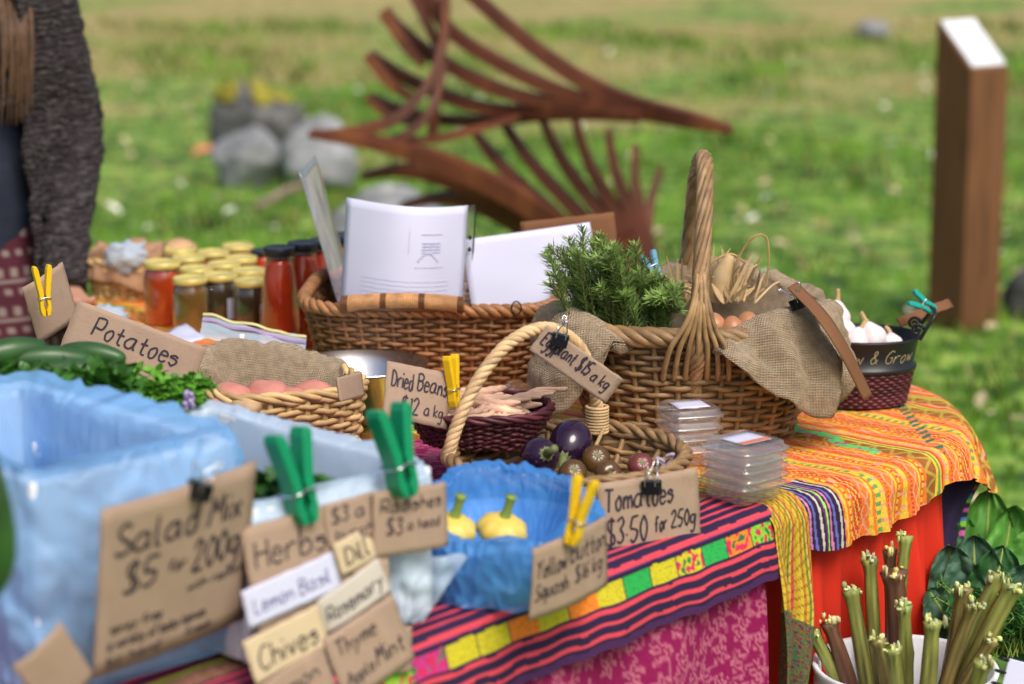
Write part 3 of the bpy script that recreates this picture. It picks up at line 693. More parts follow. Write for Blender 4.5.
def bulldog(mw, label, w_=.019):
    t = thing('bulldog_clip', label, 'clip', mw=mw); g = G(); h = w_ * .75
    vs = []
    for x in (-w_ / 2, w_ / 2): vs += [(x, 0, .0045), (x, h, .0065), (x, h, -.0065), (x, 0, -.0045), (x, .0012, .0035), (x, h - .0012, .0052), (x, h - .0012, -.0052), (x, .0012, -.0035)]
    g.add(vs, [(0, 1, 9, 8), (1, 2, 10, 9), (2, 3, 11, 10), (4, 5, 13, 12), (5, 6, 14, 13), (6, 7, 15, 14)] + [(0, 1, 5, 4), (8, 9, 13, 12), (1, 2, 6, 5), (9, 10, 14, 13), (2, 3, 7, 6), (10, 11, 15, 14)])
    g.build('spring_plate', BLACKM, t, smooth=False, solid=.0006)
    for s, lean in ((1, .010), (-1, -.016)):
        g = G(); g.tube(catmull([(-w_ * .30, h * .6, s * .0062), (-w_ * .27, h + .006, s * .007), (-w_ * .12, h + .017, s * .007 + lean * .8), (-w_ * .1, h + .022, s * .007 + lean), (w_ * .1, h + .022, s * .007 + lean), (w_ * .12, h + .017, s * .007 + lean * .8), (w_ * .27, h + .006, s * .007), (w_ * .30, h * .6, s * .0062)], 4), .0009, 6)
        g.build('wire_handle', STEEL, t)
    return t
def peg(mw, label, m, L_=.075, kind=0):
    """clothes peg: jaws at the origin end, legs up along +y, opening across x"""
    t = thing('clothes_peg', label, 'clothes peg', mw=mw)
    for s in (-1, 1):
        g = G(); pts = [(x_, y_ * L_ / .075) for x_, y_ in ((.0012, 0), (.006, .001), (.0085, .010), (.0082, .03), (.0105, .045), (.0145, .070), (.0135, .0755), (.009, .076), (.0062, .070), (.0028, .046), (.0012, .034), (.0022, .024), (.0032, .016), (.0008, .009))]
        n_ = len(pts); vs = [(s * x, y, z) for z in (-.006, .006) for x, y in pts]
        fs = [tuple(range(n_)), tuple(range(n_, 2 * n_))[::-1]] + [(i, (i + 1) % n_, (i + 1) % n_ + n_, i + n_) for i in range(n_)]
        g.add(vs, fs); g.build('jaw', m, t, smooth=False, bev=.0012)
    g = G(); g.tube(catmull([(-.0092, .026, .0065), (0, .0285, .0070), (.0092, .026, .0065), (.0092, .026, -.0065), (0, .0285, -.0070), (-.0092, .026, -.0065)], 4, closed=True), .0009, 5, closed=True); g.build('spring', STEEL, t)
    return t
def axes(o, y, z):
    """matrix with its y axis along y and z roughly facing z"""
    y = Vector(y).normalized(); z = Vector(z); x = y.cross(z).normalized(); z = x.cross(y); M = Matrix((x, y, z)).transposed().to_4x4(); M.translation = Vector(o); return M

# ---- large basket with plaited handle, burlap, rosemary
mb = T(690, 428, .75); mb.z = .7515
RZ = R(1)
MB = thing('handled_basket', 'large brown wicker basket with tall plaited arched handle on the orange cloth', 'basket', mb, RZ)
A_, B_, H_ = .198, .155, .17
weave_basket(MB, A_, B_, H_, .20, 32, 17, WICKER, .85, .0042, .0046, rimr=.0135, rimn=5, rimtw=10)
g = G(); hp = catmull([(-.006, -B_ * .86, .09), (-.006, -B_ * .95, .13), (-.006, -B_ * 1.05, H_ + .0), (-.002, -B_ * .98, H_ + .09), (.006, -B_ * .72, H_ + .19), (.012, -.05, H_ + .252), (.013, .02, H_ + .255), (.012, B_ * .6, H_ + .21), (.010, B_ * .93, H_ + .11), (.008, B_ * 1.04, H_), (.008, B_ * 1.0, .08)], 16)
N = len(hp); rad = [lerp(.0165, .0095, sm(min(i, N - 1 - i) / 45)) * .9 * (.35 + .65 * sm((i - 4) / 22)) for i in range(N)]
braid(g, hp, rad, .0052, 7, 4.2, closed=False, ns=7); braid(g, hp, [r_ * .35 for r_ in rad], .008, 2, 3, closed=False)
for i in range(7):                                    # cane ends fanned into the weave
    for s in (-1,):
        shade(g); x = (i - 3) * .010; g.tube(catmull([(-.001 + x * .15, -B_ * .99 - .002, H_ + .10 + random.uniform(-.03, .012)), (-.003 + x * .42, -B_ * 1.03 - .014, H_ + .058), (-.005 + x * .80, -B_ * 1.05 - .014, H_ + .026), (-.006 + x * 1.35, -B_ * 1.05 - .014, H_ - .002), (-.006 + x * 1.6, -B_ * 1.0 - .006, H_ - .035), (-.006 + x * 1.65, -B_ * .94, H_ - .06)], 5), .0044, 6)
g.build('handle', WICKER, MB)
def wrap(th, c, w_):
    d = abs((th - c + pi) % (2 * pi) - pi); return sm(1 - d / w_)
# angles: 0 = +x (picture right), -90 deg = towards the camera
LB = thing('burlap_lining', 'rough burlap cloth lining the handled basket and folded over its rim', 'cloth', mb, RZ)
liner(LB, 'fabric', BURLAP, A_, B_, H_, lambda th: .012 + .055 * wrap(th, R(75), R(95)) + .034 * wrap(th, R(-40), R(58)) + .02 * wrap(th, R(195), R(50)) - .03 * wrap(th, R(-105), R(45)),
      lambda th: .118 * wrap(th, R(-40), R(46)) ** .6 + .14 * wrap(th, R(203), R(34)) ** .6 + .03 * wrap(th, R(70), R(60)) - .004, .85, .07, 240, 40, .013, .028, fl=lambda th: .012 + .022 * wrap(th, R(205), R(40)) + .018 * wrap(th, R(-42), R(50)), ws=7, solid=.0045, inward=.025, pleat=.013)
# rosemary
rb = mb + Vector((-.108, -.03, .15))
ROSE = thing('rosemary_bunch', 'bushy bunch of fresh green rosemary standing in the handled basket', 'herbs', rb)
NEED = mat('rosemary_leaf', (.21, .33, .125), .5, .25, 60, attr=True, transl=.2); g = G(); gs = G(); rn = random.Random(11)
for i in range(84):
    bx = rn.uniform(-.060, .060); by = rn.uniform(-.045, .045)
    lean = Vector((bx * 5.5 - .18 + rn.uniform(-.16, .14), by * 3 + rn.uniform(-.2, .1), 1)).normalized()
    Ls = rn.uniform(.085, .175) * (1.0 - .42 * max(0, bx) / .06); P = catmull([(bx, by, -.06), Vector((bx, by, 0)) + lean * Ls * .5, Vector((bx, by, 0)) + lean * Ls + Vector((rn.uniform(-.02, .02), rn.uniform(-.02, .02), rn.uniform(-.012, .004)))], 14)
    gs.tube(P, [.0016, .0010], 5); tone = rn.uniform(.7, 1.25)
    for k in range(4, len(P)):
        d = (P[k] - P[k - 1]).normalized(); q = k / len(P)
        for e in range(6):
            an = rn.uniform(0, 2 * pi); o_ = d.orthogonal().normalized(); s_ = d.cross(o_); v_ = o_ * cos(an) + s_ * sin(an)
            c = tone * rn.uniform(.75, 1.2); g.col = (c * (.8 + .5 * q), c * (.9 + .35 * q), c * .8)
            dd = (d * rn.uniform(.5, 1.1) + v_).normalized(); ll = rn.uniform(.016, .027) * (1 - .4 * (q > .93)); w2 = dd.cross(v_ if abs(dd.dot(v_)) < .95 else o_).normalized() * .00115
            p0 = P[k]; g.add([p0 - w2 * .6, p0 + w2 * .6, p0 + dd * ll * .6 + w2, p0 + dd * ll, p0 + dd * ll * .6 - w2], [(0, 1, 2, 3, 4)])
g.build('foliage', NEED, ROSE, smooth=False); gs.build('stems', mat('herb_stem', (.13, .12, .05), .7), ROSE)
# dried onion tops and brown onions at the back of the basket
STRAW = mat('straw_husk', (.56, .40, .21), .7, .2, 30, attr=True, transl=.15)
t = thing('dried_onions', 'tangle of papery dried onion tops standing behind the basket handle', 'onions', mb + Vector((.045, .075, .19))); g = G(); rn = random.Random(5)
for i in range(90):
    shade(g, .6, 1.25); o_ = Vector((rn.uniform(-.060, .06), rn.uniform(-.03, .03), 0)); d = Vector((rn.uniform(-.6, .7), rn.uniform(-.4, .4), rn.uniform(.3, 1))).normalized(); ll = rn.uniform(.03, .085)
    if i % 3: g.leaf(o_, d, (rn.uniform(-1, 1), -1, rn.uniform(-.3, .6)), ll, rn.uniform(.0015, .005), rn.uniform(-.5, 1.1), 7, rn.uniform(-.5, .6))
    else: g.tube(catmull([o_, o_ + d * ll * .6, o_ + d * ll + Vector((rn.uniform(-.02, .02), 0, -.012))], 5), [.0022, .0012], 5)
g.col = (.9, .8, .6); g.tube(catmull([(.02, 0, 0), (.035, 0, .07), (.058, -.01, .105), (.078, 0, .10), (.082, 0, .06), (.078, 0, .02)], 8), [.0022, .0014], 6)
g.tube(catmull([(-.03, 0, 0), (-.02, 0, .05), (.02, 0, .075), (.05, 0, .055)], 8), [.003, .0016], 6)
g.build('papery_leaves', STRAW, t)
g = G(); g.tube(catmull([(.0, -.01, .0), (.006, -.012, .04), (.020, -.01, .075)], 6), [.018, .017, .006], 10); shade(g); g.build('tied_stalks', STRAW, t)
ONION = mat('onion_skin', (.42, .19, .09), .35, .2, 30)
for k, (x, y, z, r_) in enumerate(((.03, -.055, .175, .020), (.058, -.06, .172, .019), (.005, -.045, .172, .018), (.085, -.03, .172, .02))):
    g = G(); g.ell((0, 0, 0), (r_, r_, r_ * .9), fn=lambda q: 1 + .18 * max(0, q.z) ** 8); o = g.build('onion', ONION); o.location = mb + Vector((x, y, z))
    tag(o, 'small brown onion in the burlap of the handled basket', 'onion', 'onions in the handled basket')
t = peg(axes(mb + Vector((-.045, .11, .215)), (-.45, .1, 1), (.3, -1, .1)), 'pale blue clothes peg behind the rosemary bunch', mat('pale_blue_plastic', (.16, .42, .60), .4), .05)

# ---- rectangular basket of papers
pb = Vector((T(432, 310, .90).x, 4.085, .7495))
PBZ = R(-3); PB = thing('paper_basket', 'rectangular dark wicker basket with wrapped side handle holding papers', 'basket', pb, PBZ)
PA, PBB, PH = .215, .19, .150
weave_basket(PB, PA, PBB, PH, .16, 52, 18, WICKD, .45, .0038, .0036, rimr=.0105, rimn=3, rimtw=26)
g = G()
N = 60
for i in range(N):                                      # bound handle on the long side
    x = lerp(-.135, .062, i / (N - 1)); g.col = (1.7, 1.9, 2.0) if i % 19 > 2 else (.5, .4, .35); sag = .006 * sin(pi * i / N)
    g.tube([Vector((x, -PBB - .006 + .016 * cos(a_), PH + .016 + sag + .0125 * sin(a_))) for a_ in [2 * pi * e / 10 for e in range(10)]], .0021, 5, closed=True)
g.col = (.6, .5, .4); g.tube([(-.137, -PBB - .006, PH + .016), (.064, -PBB - .006, PH + .016)], .0135, 10)
g.build('handle', WICKD, PB)
for x in (.068, .15):
    g = G(); g.tube([Vector((x + .008 * cos(a_), -PBB - .004, PH + .012 + .011 * sin(a_))) for a_ in [2 * pi * e / 14 for e in range(14)]], .0013, 5, closed=True); g.build('wire_ring', BLACKM, PB)
def sheet(name, label, tl, tr, bl, bendx=.0, bendy=.0, m=PAPER, cat='paper', extra=None, parts=()):
    M, W, Hh = frame(tl, tr, bl); t = thing(name, label, cat, mw=M)
    zf = lambda x, y: Vector((x * W, y * Hh, bendx * sin(pi * x) + bendy * y * y + .002 * nz(x * 3, y * 3, W * 50)))
    g = G(); g.grid(20, 16, lambda u, v: zf(u, v)); g.build('sheet', m, t, solid=.0008); return t, zf, W, Hh
gh = PBB
PY = 4.02
t, zf, W, Hh = sheet('paper_sheets', 'curved white paper sheets upright in the wicker basket with punched sleeve edge', D(348, 200, PY), D(470, 208, PY + .03), D(351, 345, PY), .06, -.03)
PRT = mat('faded_print', (.525, .54, .70), .7, .05); g = G()
def pr(x0, y0, x1, y1): 
    g.grid(6, 2, lambda u, v: zf(lerp(x0, x1, u), lerp(y0, y1, v)) + Vector((0, 0, .0025)))
pr(.56, .60, .80, .604); pr(.60, .82, .78, .825); pr(.50, .70, .505, .86)
for k in range(9):
    an = k * pi / 8; pr(.58 + .02 * k, .64 + .05 * sin(an), .58 + .02 * k + .014, .66 + .05 * sin(an))
for y in (.70, .72, .74, .76): pr(.61, y, .77, y + .008)
for y in (.50, .47, .44, .41, .38): pr(.14, y, .86, y + .003)
g.build('faint_print', PRT, t, smooth=False)
g = G(); g.grid(2, 8, lambda u, v: zf(1 + u * .075, lerp(.3, 1, v))); o = g.build('punched_edge', CLEAR, t); 
g = G()
for y in (.70, .78):
    g.add([zf(1.037, y) + Vector((.0035 * cos(a_), .0042 * sin(a_), .001)) for a_ in [2 * pi * e / 12 for e in range(12)]], [tuple(range(12))])
g.grid(1, 6, lambda u, v: zf(1 + .07 + u * .012, lerp(.55, 1, v)) + Vector((0, 0, .001)))
g.build('punch_hole', BLACKM, t, smooth=False)
sheet('paper_sheets', 'plain white paper sheets tilted low beside the rosemary', D(463, 240, PY + .05), D(592, 222, PY + .11), D(468, 350, PY + .02), .012, -.015)
t, zf, W, Hh = sheet('plastic_sleeve', 'clear plastic document sleeve standing nearly edge on in the basket', D(299, 172, 4.12), D(315, 154, 4.30), D(336, 325, 4.06), .004, .0, SLEEVE, 'document sleeve')
g = G(); g.grid(6, 6, lambda u, v: zf(.08 + .84 * u, .04 + .90 * v) + Vector((0, 0, -.003))); g.build('inner_sheet', PAPER, t)
sign('cardboard_piece', 'blank brown cardboard rectangle behind the papers and rosemary', D(520, 222, 4.22), D(614, 212, 4.24), D(522, 290, 4.2), [], CARDB, cat='cardboard')

# ---- black enamel pot of garlic in woven base
gp = T(857, 401, .75); gp.z = .7495
t = thing('garlic_pot', 'black rimmed oval pot with maroon woven base holding garlic', 'pot', gp, R(-4))
g = G(); ga, gb = .090, .072
for r in range(11):
    z = .004 + r * .0052; shade(g, .6, 1.4); k = .86 + .14 * z / .062
    g.tube([ring(ga, gb, 2 * pi * i / 168) * k + Vector((cos(2 * pi * i / 168), sin(2 * pi * i / 168), 0)) * .0016 * cos(pi * i / 3 + pi * r) + Vector((0, 0, z)) for i in range(168)], .0032, 5, closed=True)
g.add([ring(ga, gb, 2 * pi * i / 40) * .86 + Vector((0, 0, .002)) for i in range(40)], [tuple(range(40))])
g.build('woven_base', MAROON, t)
g = G(); g.lathe([(.86, .004), (.97, .058), (1.05, .060), (1.07, .064), (1.05, .068), (1.0, .070), (1.08, .108), (1.12, .112), (1.10, .116), (1.06, .112), (.97, .07), (.8, .012)], 64, a=ga, b=gb, cap=False); g.build('metal_band', BLACKM, t)
GOLD = mat('gold_paint', (.34, .28, .16), .5, .1)
g = G()
def wrapz(e):
    th = R(-128) + e.x / .088; k = 1.018 + (e.y - .075) * 1.6; return ring(ga, gb, th) * k * 1.012 + Vector((0, 0, e.y))
write(g, 'Grow & Grow', 0, .079, .021, .0016, .35, 1.05, .3, wrapz); g.build('gold_lettering', GOLD, t, smooth=False)
for s in (1, -1):
    hp = [(s * ga * 1.08, -.028, .112), (s * (ga * 1.08 + .008), -.030, .128), (s * (ga * 1.08 + .022), -.024, .150), (s * (ga * 1.08 + .024), 0, .158), (s * (ga * 1.08 + .022), .024, .150), (s * (ga * 1.08 + .008), .030, .128), (s * ga * 1.08, .028, .112)]
    g = G(); g.tube(catmull(hp, 6), .0032, 8)
    for y in (-.028, .028):
        g.tube([Vector((s * (ga * 1.0 + .002) + .011 * (1 - k / 26) * cos(k * .42), y, .128 + .011 * (1 - k / 26) * sin(k * .42))) for k in range(24)], .0026, 6)
    g.build('handle', BLACKM, t)
GARL = mat('garlic_skin', (.72, .64, .66), .5, .12, 40, .2, 60, sss=.1)
garl = []
for k, (x, y, z, r_, lb) in enumerate(((-.034, -.022, .118, .027, 'pale garlic bulb leaning on the burlap side of the black pot'), (-.014, -.040, .108, .023, 'garlic bulb low in the front of the black pot'), (.016, -.026, .112, .025, 'round white garlic bulb alone in the middle of the black pot'), (.052, -.018, .100, .018, 'small garlic bulb nearest the scrolled handle of the pot'), (-.040, .006, .140, .025, 'garlic bulb with brown stalk topmost in the black pot'))):
    tt = thing('garlic_bulb', lb, 'garlic', gp + Vector((x, y, z)), 0)
    tt.rotation_euler = (random.uniform(-.7, .7), random.uniform(-.7, .7), k)
    g = G(); g.ell((0, 0, 0), (r_, r_, r_ * .9), nu=40, nv=18, fn=lambda q: (1 + .05 * abs(sin(4 * math.atan2(q.y, q.x))) * (1 - q.z ** 2)) * (1 + .35 * max(0, q.z) ** 10)); g.build('cloves', GARL, tt)
    g = G(); g.tube(catmull([(0, 0, r_ * .95), (.002, 0, r_ * 1.5), (.006, 0, r_ * 1.9)], 4), [.0045, .0035], 8); g.build('dry_stalk', STRAW, tt)
hx = gp + Vector((ga * 1.08 + .022, -.0, .150))
t = peg(axes(hx + Vector((.004, .0, .003)), (-1, -.25, .62), (.2, -1, .3)), 'teal clothes peg on the scrolled handle of the garlic pot', TPLAST, .050)
sign('price_sign', 'blank brown back of a cardboard sign pegged to the garlic pot', D(897, 318, 3.93), D(948, 299, 4.05), D(901, 327, 3.92), [], CARDB)
g = G(); P0 = mb + Vector((.155, -.155, .215))
q = [D(792, 285, 3.60), D(822, 316, 3.56), D(845, 352, 3.55), D(868, 398, 3.58)]
q = catmull(q, 8); nq = len(q)
g.grid(nq - 1, 4, lambda i, j: q[int(round(i * (nq - 1)))] + Vector((.22, 1, .05)).normalized() * ((j - .5) * .042 * (1 - .35 * abs(i - .4))) + Vector((.010 * (j - .5), 0, .0)))
tag(g.build('curved_price_sign', CARDB, solid=.002), 'long brown card seen from behind curling down from the burlap clip', 'price sign')
bulldog(axes(D(797, 303, 3.585), (.35, -.2, -1), (.7, -.6, .3)) @ Matrix.Rotation(pi, 4, 'Z') @ Matrix.Translation((0, -.01, 0)), 'black bulldog clip on the burlap fold above the garlic pot', .022)

# ---- plastic punnets
def punnet(s, h):
    t = thing('clear_punnet', 'x', 'punnet'); g = G(); rr = lambda k, z, p=.28, m=48: [ring(s * k, s * k, 2 * pi * i / m, p) + Vector((0, 0, z)) for i in range(m)]
    def loft(rings, cap):
        g = G(); m = len(rings[0]); vs = [q for r_ in rings for q in r_]; fs = [(j * m + i, j * m + (i + 1) % m, (j + 1) * m + (i + 1) % m, (j + 1) * m + i) for j in range(len(rings) - 1) for i in range(m)]
        if cap: fs.append(tuple(range((len(rings) - 1) * m, len(rings) * m)))
        g.add(vs, fs); return g
    loft([rr(1, h), rr(1, h * .93), rr(.90, h * .92), rr(.84, h * .6), rr(.86, h * .55), rr(.80, .003), rr(.74, .0)], True).build('tray', CLEAR, t)
    loft([rr(1.005, h), rr(1.005, h + .003), rr(.90, h + .004), rr(.86, h + .011), rr(.80, h + .012), rr(.78, h + .009)], True).build('lid', CLEAR, t); return t
def stack(first, base, n, rz, dz, labels, grp, jig=.003):
    tops = []
    for k in range(n):
        o = first if k == 0 else dup(first, (0, 0, 0)); o.location = base + Vector((random.uniform(-jig, jig), random.uniform(-jig, jig), k * dz)); o.rotation_euler = (0, 0, rz + random.uniform(-.06, .06))
        o['label'] = labels(k); o['group'] = grp; tops.append(o)
    return tops
b1 = T(689, 460, .757); s1 = stack(punnet(.043, .020), b1, 4, R(18), .0175, lambda k: ['lowest clear punnet of the stack touching the handled basket', 'second clear punnet up in the stack touching the handled basket', 'third clear punnet up in the stack touching the handled basket', 'topmost clear punnet of the taller stack with small white label'][k], 'clear punnets stacked on the cloth')
b2 = T(743, 497, .762); s2 = stack(punnet(.048, .022), b2, 5, R(42), .0125, lambda k: ['lowest clear punnet of the wide stack by the runner corner', 'second clear punnet up in the wide stack by the runner', 'third clear punnet up in the wide stack by the runner', 'fourth clear punnet up in the wide stack by the runner', 'topmost clear punnet of the wide stack with white and orange label'][k], 'clear punnets stacked on the cloth')
for o, s, hh in ((s1[-1], .043, .031), (s2[-1], .048, .033)):
    g = G(); g.grid(4, 4, lambda i, j: Vector(((i - .5) * s * 1.15, (j - .5) * s * 1.05, hh + .0014))); lb = g.build('paper_label', PAPER, o, solid=.0004)
    g = G(); g.grid(4, 4, lambda i, j: Vector(((i - .5) * s * 1.15, -s * .525 + j * s * .25, hh + .0022))); 
    if o is s2[-1]: g.build('orange_strip', mat('orange_print', (.66, .20, .10), .5), o)
# ------------------------------------------------------------------ eggplant basket with cane rope handle
eb = Vector((.077, 3.295, .7565)); EZ = math.atan2(-.8, .6)
EB = thing('eggplant_basket', 'low oval wicker basket with pale twisted cane handle full of eggplants', 'basket', eb, EZ)
EA, EBB, EH = .162, .165, .058
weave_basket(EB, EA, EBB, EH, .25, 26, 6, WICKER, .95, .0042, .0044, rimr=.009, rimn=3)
Mi = Matrix.Rotation(-EZ, 3, 'Z')
h0, h1 = D(447, 462, 3.27) - eb, D(597, 432, 3.44) - eb
hpts = [h0, D(456, 428, 3.275) - eb, D(477, 382, 3.29) - eb, D(509, 343, 3.315) - eb, D(545, 328, 3.345) - eb, D(576, 343, 3.38) - eb, D(592, 376, 3.41) - eb, D(597, 408, 3.43) - eb, h1]
hpts = [Mi @ p for p in hpts]
g = G(); hp = catmull(hpts, 14); braid(g, hp, .0050, .0050, 4, 12, closed=False, ns=7); g.build('handle', ROPE, EB)
g = G(); c_ = Mi @ (D(597, 419, 3.425) - eb)
for i in range(9):
    shade(g, .8, 1.1); z = (i - 4) * .0045
    g.tube([c_ + Vector((.0155 * cos(a_), .0155 * sin(a_), z)) for a_ in [2 * pi * e / 14 for e in range(14)]], .0027, 5, closed=True)
shade(g); g.tube([Mi @ (D(604, 428, 3.41) - eb), Mi @ (D(588, 462, 3.36) - eb)], .003, 6)
g.build('handle_binding', ROPE, EB)
AUB = mat('eggplant_skin', (.022, .007, .030), .16, .3, 8, coat=.5); CAL = mat('eggplant_calyx', (.16, .19, .07), .6, .2)
def eggplant(px, py, Y, r_, L_, rot, label):
    t = thing('eggplant', label, 'eggplant', D(px, py, Y)); t.rotation_euler = rot
    g = G(); g.ell((0, 0, 0), (r_, r_, L_), nu=28, nv=20, fn=lambda q: 1 - .16 * sm((q.z + .2) / 1.2)); g.build('fruit', AUB, t)
    g = G(); zc = L_ * .84
    for k in range(5):
        a_ = k * 2 * pi / 5; d = Vector((cos(a_), sin(a_), 0)); g.leaf(Vector((0, 0, zc + .002)), d + Vector((0, 0, -.1)), (0, 0, 1), r_ * .55, .0055, .6, 4, .1)
    g.tube([(0, 0, zc - .004), (.002, 0, zc + .014), (.006, 0, zc + .024)], [.0075, .005, .0055], 9); g.build('calyx', CAL, t)
eggplant(570, 444, 3.33, .031, .044, (R(112), R(0), R(-18)), 'larger glossy eggplant lying behind the other one in the basket')
eggplant(540, 457, 3.26, .028, .036, (R(60), R(-40), R(40)), 'smaller round dark eggplant nearest the bowl of beans')
for px, py, Y in ((500, 470, 3.36), (520, 482, 3.22)): eggplant(px, py, Y, .028, .036, (R(80), 0, R(random.uniform(0, 90))), 'eggplant half hidden behind the blue bag bowl') if px > 510 else None
BT = mat('brown_tomato_skin', (.11, .055, .016), .18, .5, 16, coat=.4)
RT = mat('red_tomato_skin', (.55, .05, .03), .2, .15, 16, coat=.4)
def tomato(px, py, Y, r_, m, label, rot=(.9, .2, 0)):
    t = thing('tomato', label, 'tomato', D(px, py, Y)); t.rotation_euler = rot
    g = G(); g.ell((0, 0, 0), (r_, r_, r_ * .84), nu=36, nv=18, fn=lambda q: (1 + .025 * cos(5 * math.atan2(q.y, q.x)) * abs(q.z)) * (1 - .16 * max(0, q.z) ** 14)); g.build('fruit', m, t)
    g = G()
    for k in range(6):
        a_ = k * pi / 3 + .2; g.leaf((0, 0, r_ * .72), (cos(a_), sin(a_), .12), (0, 0, 1), r_ * .32, .0018, .2, 3, .1)
    g.build('stem_scar', CAL, t)
tomato(573, 473, 3.21, .0195, BT, 'greenish brown tomato right under the larger eggplant'); tomato(596, 459, 3.30, .021, BT, 'brown tomato at the back below the bound handle end')
tomato(608, 474, 3.22, .0195, BT, 'brown tomato with pale star scar facing the camera', (1.3, 0, .3)); tomato(641, 466, 3.24, .019, mat('maroon_tomato_skin', (.16, .035, .03), .2, .3, 16, coat=.4), 'dull maroon tomato at the far end above the clip')
tomato(592, 490, 3.16, .014, RT, 'bright red tomato just above the corner of the tomato sign'); tomato(625, 486, 3.16, .015, RT, 'red tomato hidden behind the tomato price card')
t = thing('gingham_ribbon', 'lilac checked ribbon tied on the end of the eggplant basket', 'ribbon', D(664, 464, 3.15))
g = G(); chk = mat('lilac_check', (1, 1, 1), .8, .05, attr=True)
for s in (-1, 1):
    g.grid(14, 6, lambda i, j: Vector((s * .012 * sin(pi * i) + .002 * j, -.008 + .010 * (j - .5), .018 * i * (1.3 - i) * 1.8 + s * .004 * i)), colfn=lambda i, j: (.62, .55, .66) if (int(i * 12) + int(j * 6)) % 2 else (.30, .20, .36))
g.build('bow', chk, t, solid=.0006)
g = G(); g.tube([(-.014, -.006, -.012), (-.005, -.004, .004), (.006, -.004, .012)], .003, 6); g.build('knot', ROPE, t)

# ------------------------------------------------------------------ bowl of dried beans
bb = T(474, 452, .7525); bb = Vector((-.048, 3.40, .813))
BB = thing('bean_basket', 'maroon woven bowl of dried beans in front of the papers basket', 'basket', bb, 0)
weave_basket(BB, .104, .088, .046, .25, 40, 12, MAROON, .95, .0028, .0028, rimr=.006, rimn=3)
BEAN = mat('dried_bean_pod', (.66, .43, .31), .6, .25, 40, attr=True)
rn = random.Random(17)
for k in range(60):
    o_ = Vector((rn.uniform(-.058, .058), rn.uniform(-.046, .046), 0)); q = 1 - (o_.x / .09) ** 2 - (o_.y / .08) ** 2; o_.z = .034 + .036 * max(0, q) * rn.uniform(.4, 1)
    an = rn.gauss(.5, .7); d = Vector((cos(an), sin(an), rn.uniform(-.12, .22))); L_ = rn.uniform(.026, .044); sd_ = Vector((-d.y, d.x, rn.uniform(-.3, .3))) * rn.uniform(-.036, .036)
    g = G(); shade(g, .8, 1.2); P = catmull([o_ - d * L_, o_ - d * L_ * .4 + sd_ * .7, o_ + d * L_ * .4 + sd_ * .7, o_ + d * L_], 5); n_ = len(P)
    g.tube(P, [max(.0008, .0062 * sin(pi * min(1, .05 + i / (n_ - 1) * .93)) ** .5 * (1 + .12 * sin(i * 2.2))) for i in range(n_)], 7, sx=.75); o = g.build('bean_pod', BEAN); o.location = bb
    tag(o, 'curled pale pink dried bean pod heaped in the maroon bowl', 'bean pod', 'bean pods in the maroon bowl')
for k in range(7):
    x0 = .02 + k * .009; P = catmull([(x0 - .02, -.045 + k * .012, .048), (x0 + .02, -.03 + k * .012, .062 + .002 * (k % 3)), (x0 + .055 + .006 * (k % 2), -.015 + k * .011, .064)], 6)
    g = G(); shade(g, .6, .85); g.tube(P, [.0045, .005, .0022], 7, sx=.75); o = g.build('bean_pod', BEAN); o.location = bb
    tag(o, 'straight tan bean pod on the rosemary side of the bowl', 'bean pod', 'straight bean pods in the maroon bowl')
# ------------------------------------------------------------------ blue bag in a bowl with squash
qb = Vector((-.012, 2.895, .7585)); QR, QH = .112, .080
t = thing('squash_bowl', 'round bowl lined with a blue plastic bag holding yellow squash', 'bowl', qb, .3)
g = G(); g.lathe([(.80, 0), (.86, .02), (.94, .06), (.96, .078), (.94, .079), (.90, .06), (.82, .02), (.1, .006)], 48, a=QR, b=QR, cap=True); g.build('dish', mat('pale_blue_dish', (.30, .52, .80), .4), t)
def bag(name, label, loc, rz, a, b, h, H, Lo, p, m, cat='plastic bag', **k):
    t = thing(name, label, cat, loc, rz); liner(t, 'film', m, a, b, h, H, Lo, p, **k); return t
bag('plastic_bag', 'bright blue plastic bag lining the squash bowl and sagging over its edge', qb, .3, QR, QR, QH, lambda th: .012 + .010 * nz(cos(th) * 2, sin(th) * 2) + .032 * wrap(th, R(75), R(110)) - .012 * wrap(th, R(-115), R(70)) + .010 * wrap(th, R(-20), R(60)), lambda th: .078 + .006 * nz(cos(th) * 3, sin(th) * 3, 5), 1, BLUEB, din=.075, n=420, rows=100, wr=.0058, crease=.8, thick=.012, fl=lambda th: -.002 + .012 * nz(cos(th) * 3, sin(th) * 3, 8), ws=5, seed=3, inward=.02, solid=0)
t = thing('plastic_bag', 'thin whitish bag end trailing down beside the squash bowl', 'plastic bag', D(418, 566, 2.70)); g = G()
g.grid(26, 26, lambda i, j: Vector((lerp(-.050, .050, i) * (1.15 - .75 * j) - .015 * j, -.01 * j + .010 * nz(i * 4, j * 4) + .006 * nz(i * 12, j * 3), .012 - .078 * j + .006 * nz(i * 5, 2))))
g.build('film', FILMW, t)
SQ = patina(mat('yellow_squash_skin', (.70, .52, .10), .42, .15, 20), (.55, .50, .14), 14, .5, .7); SQS = mat('squash_stem', (.22, .32, .06), .6, .2)
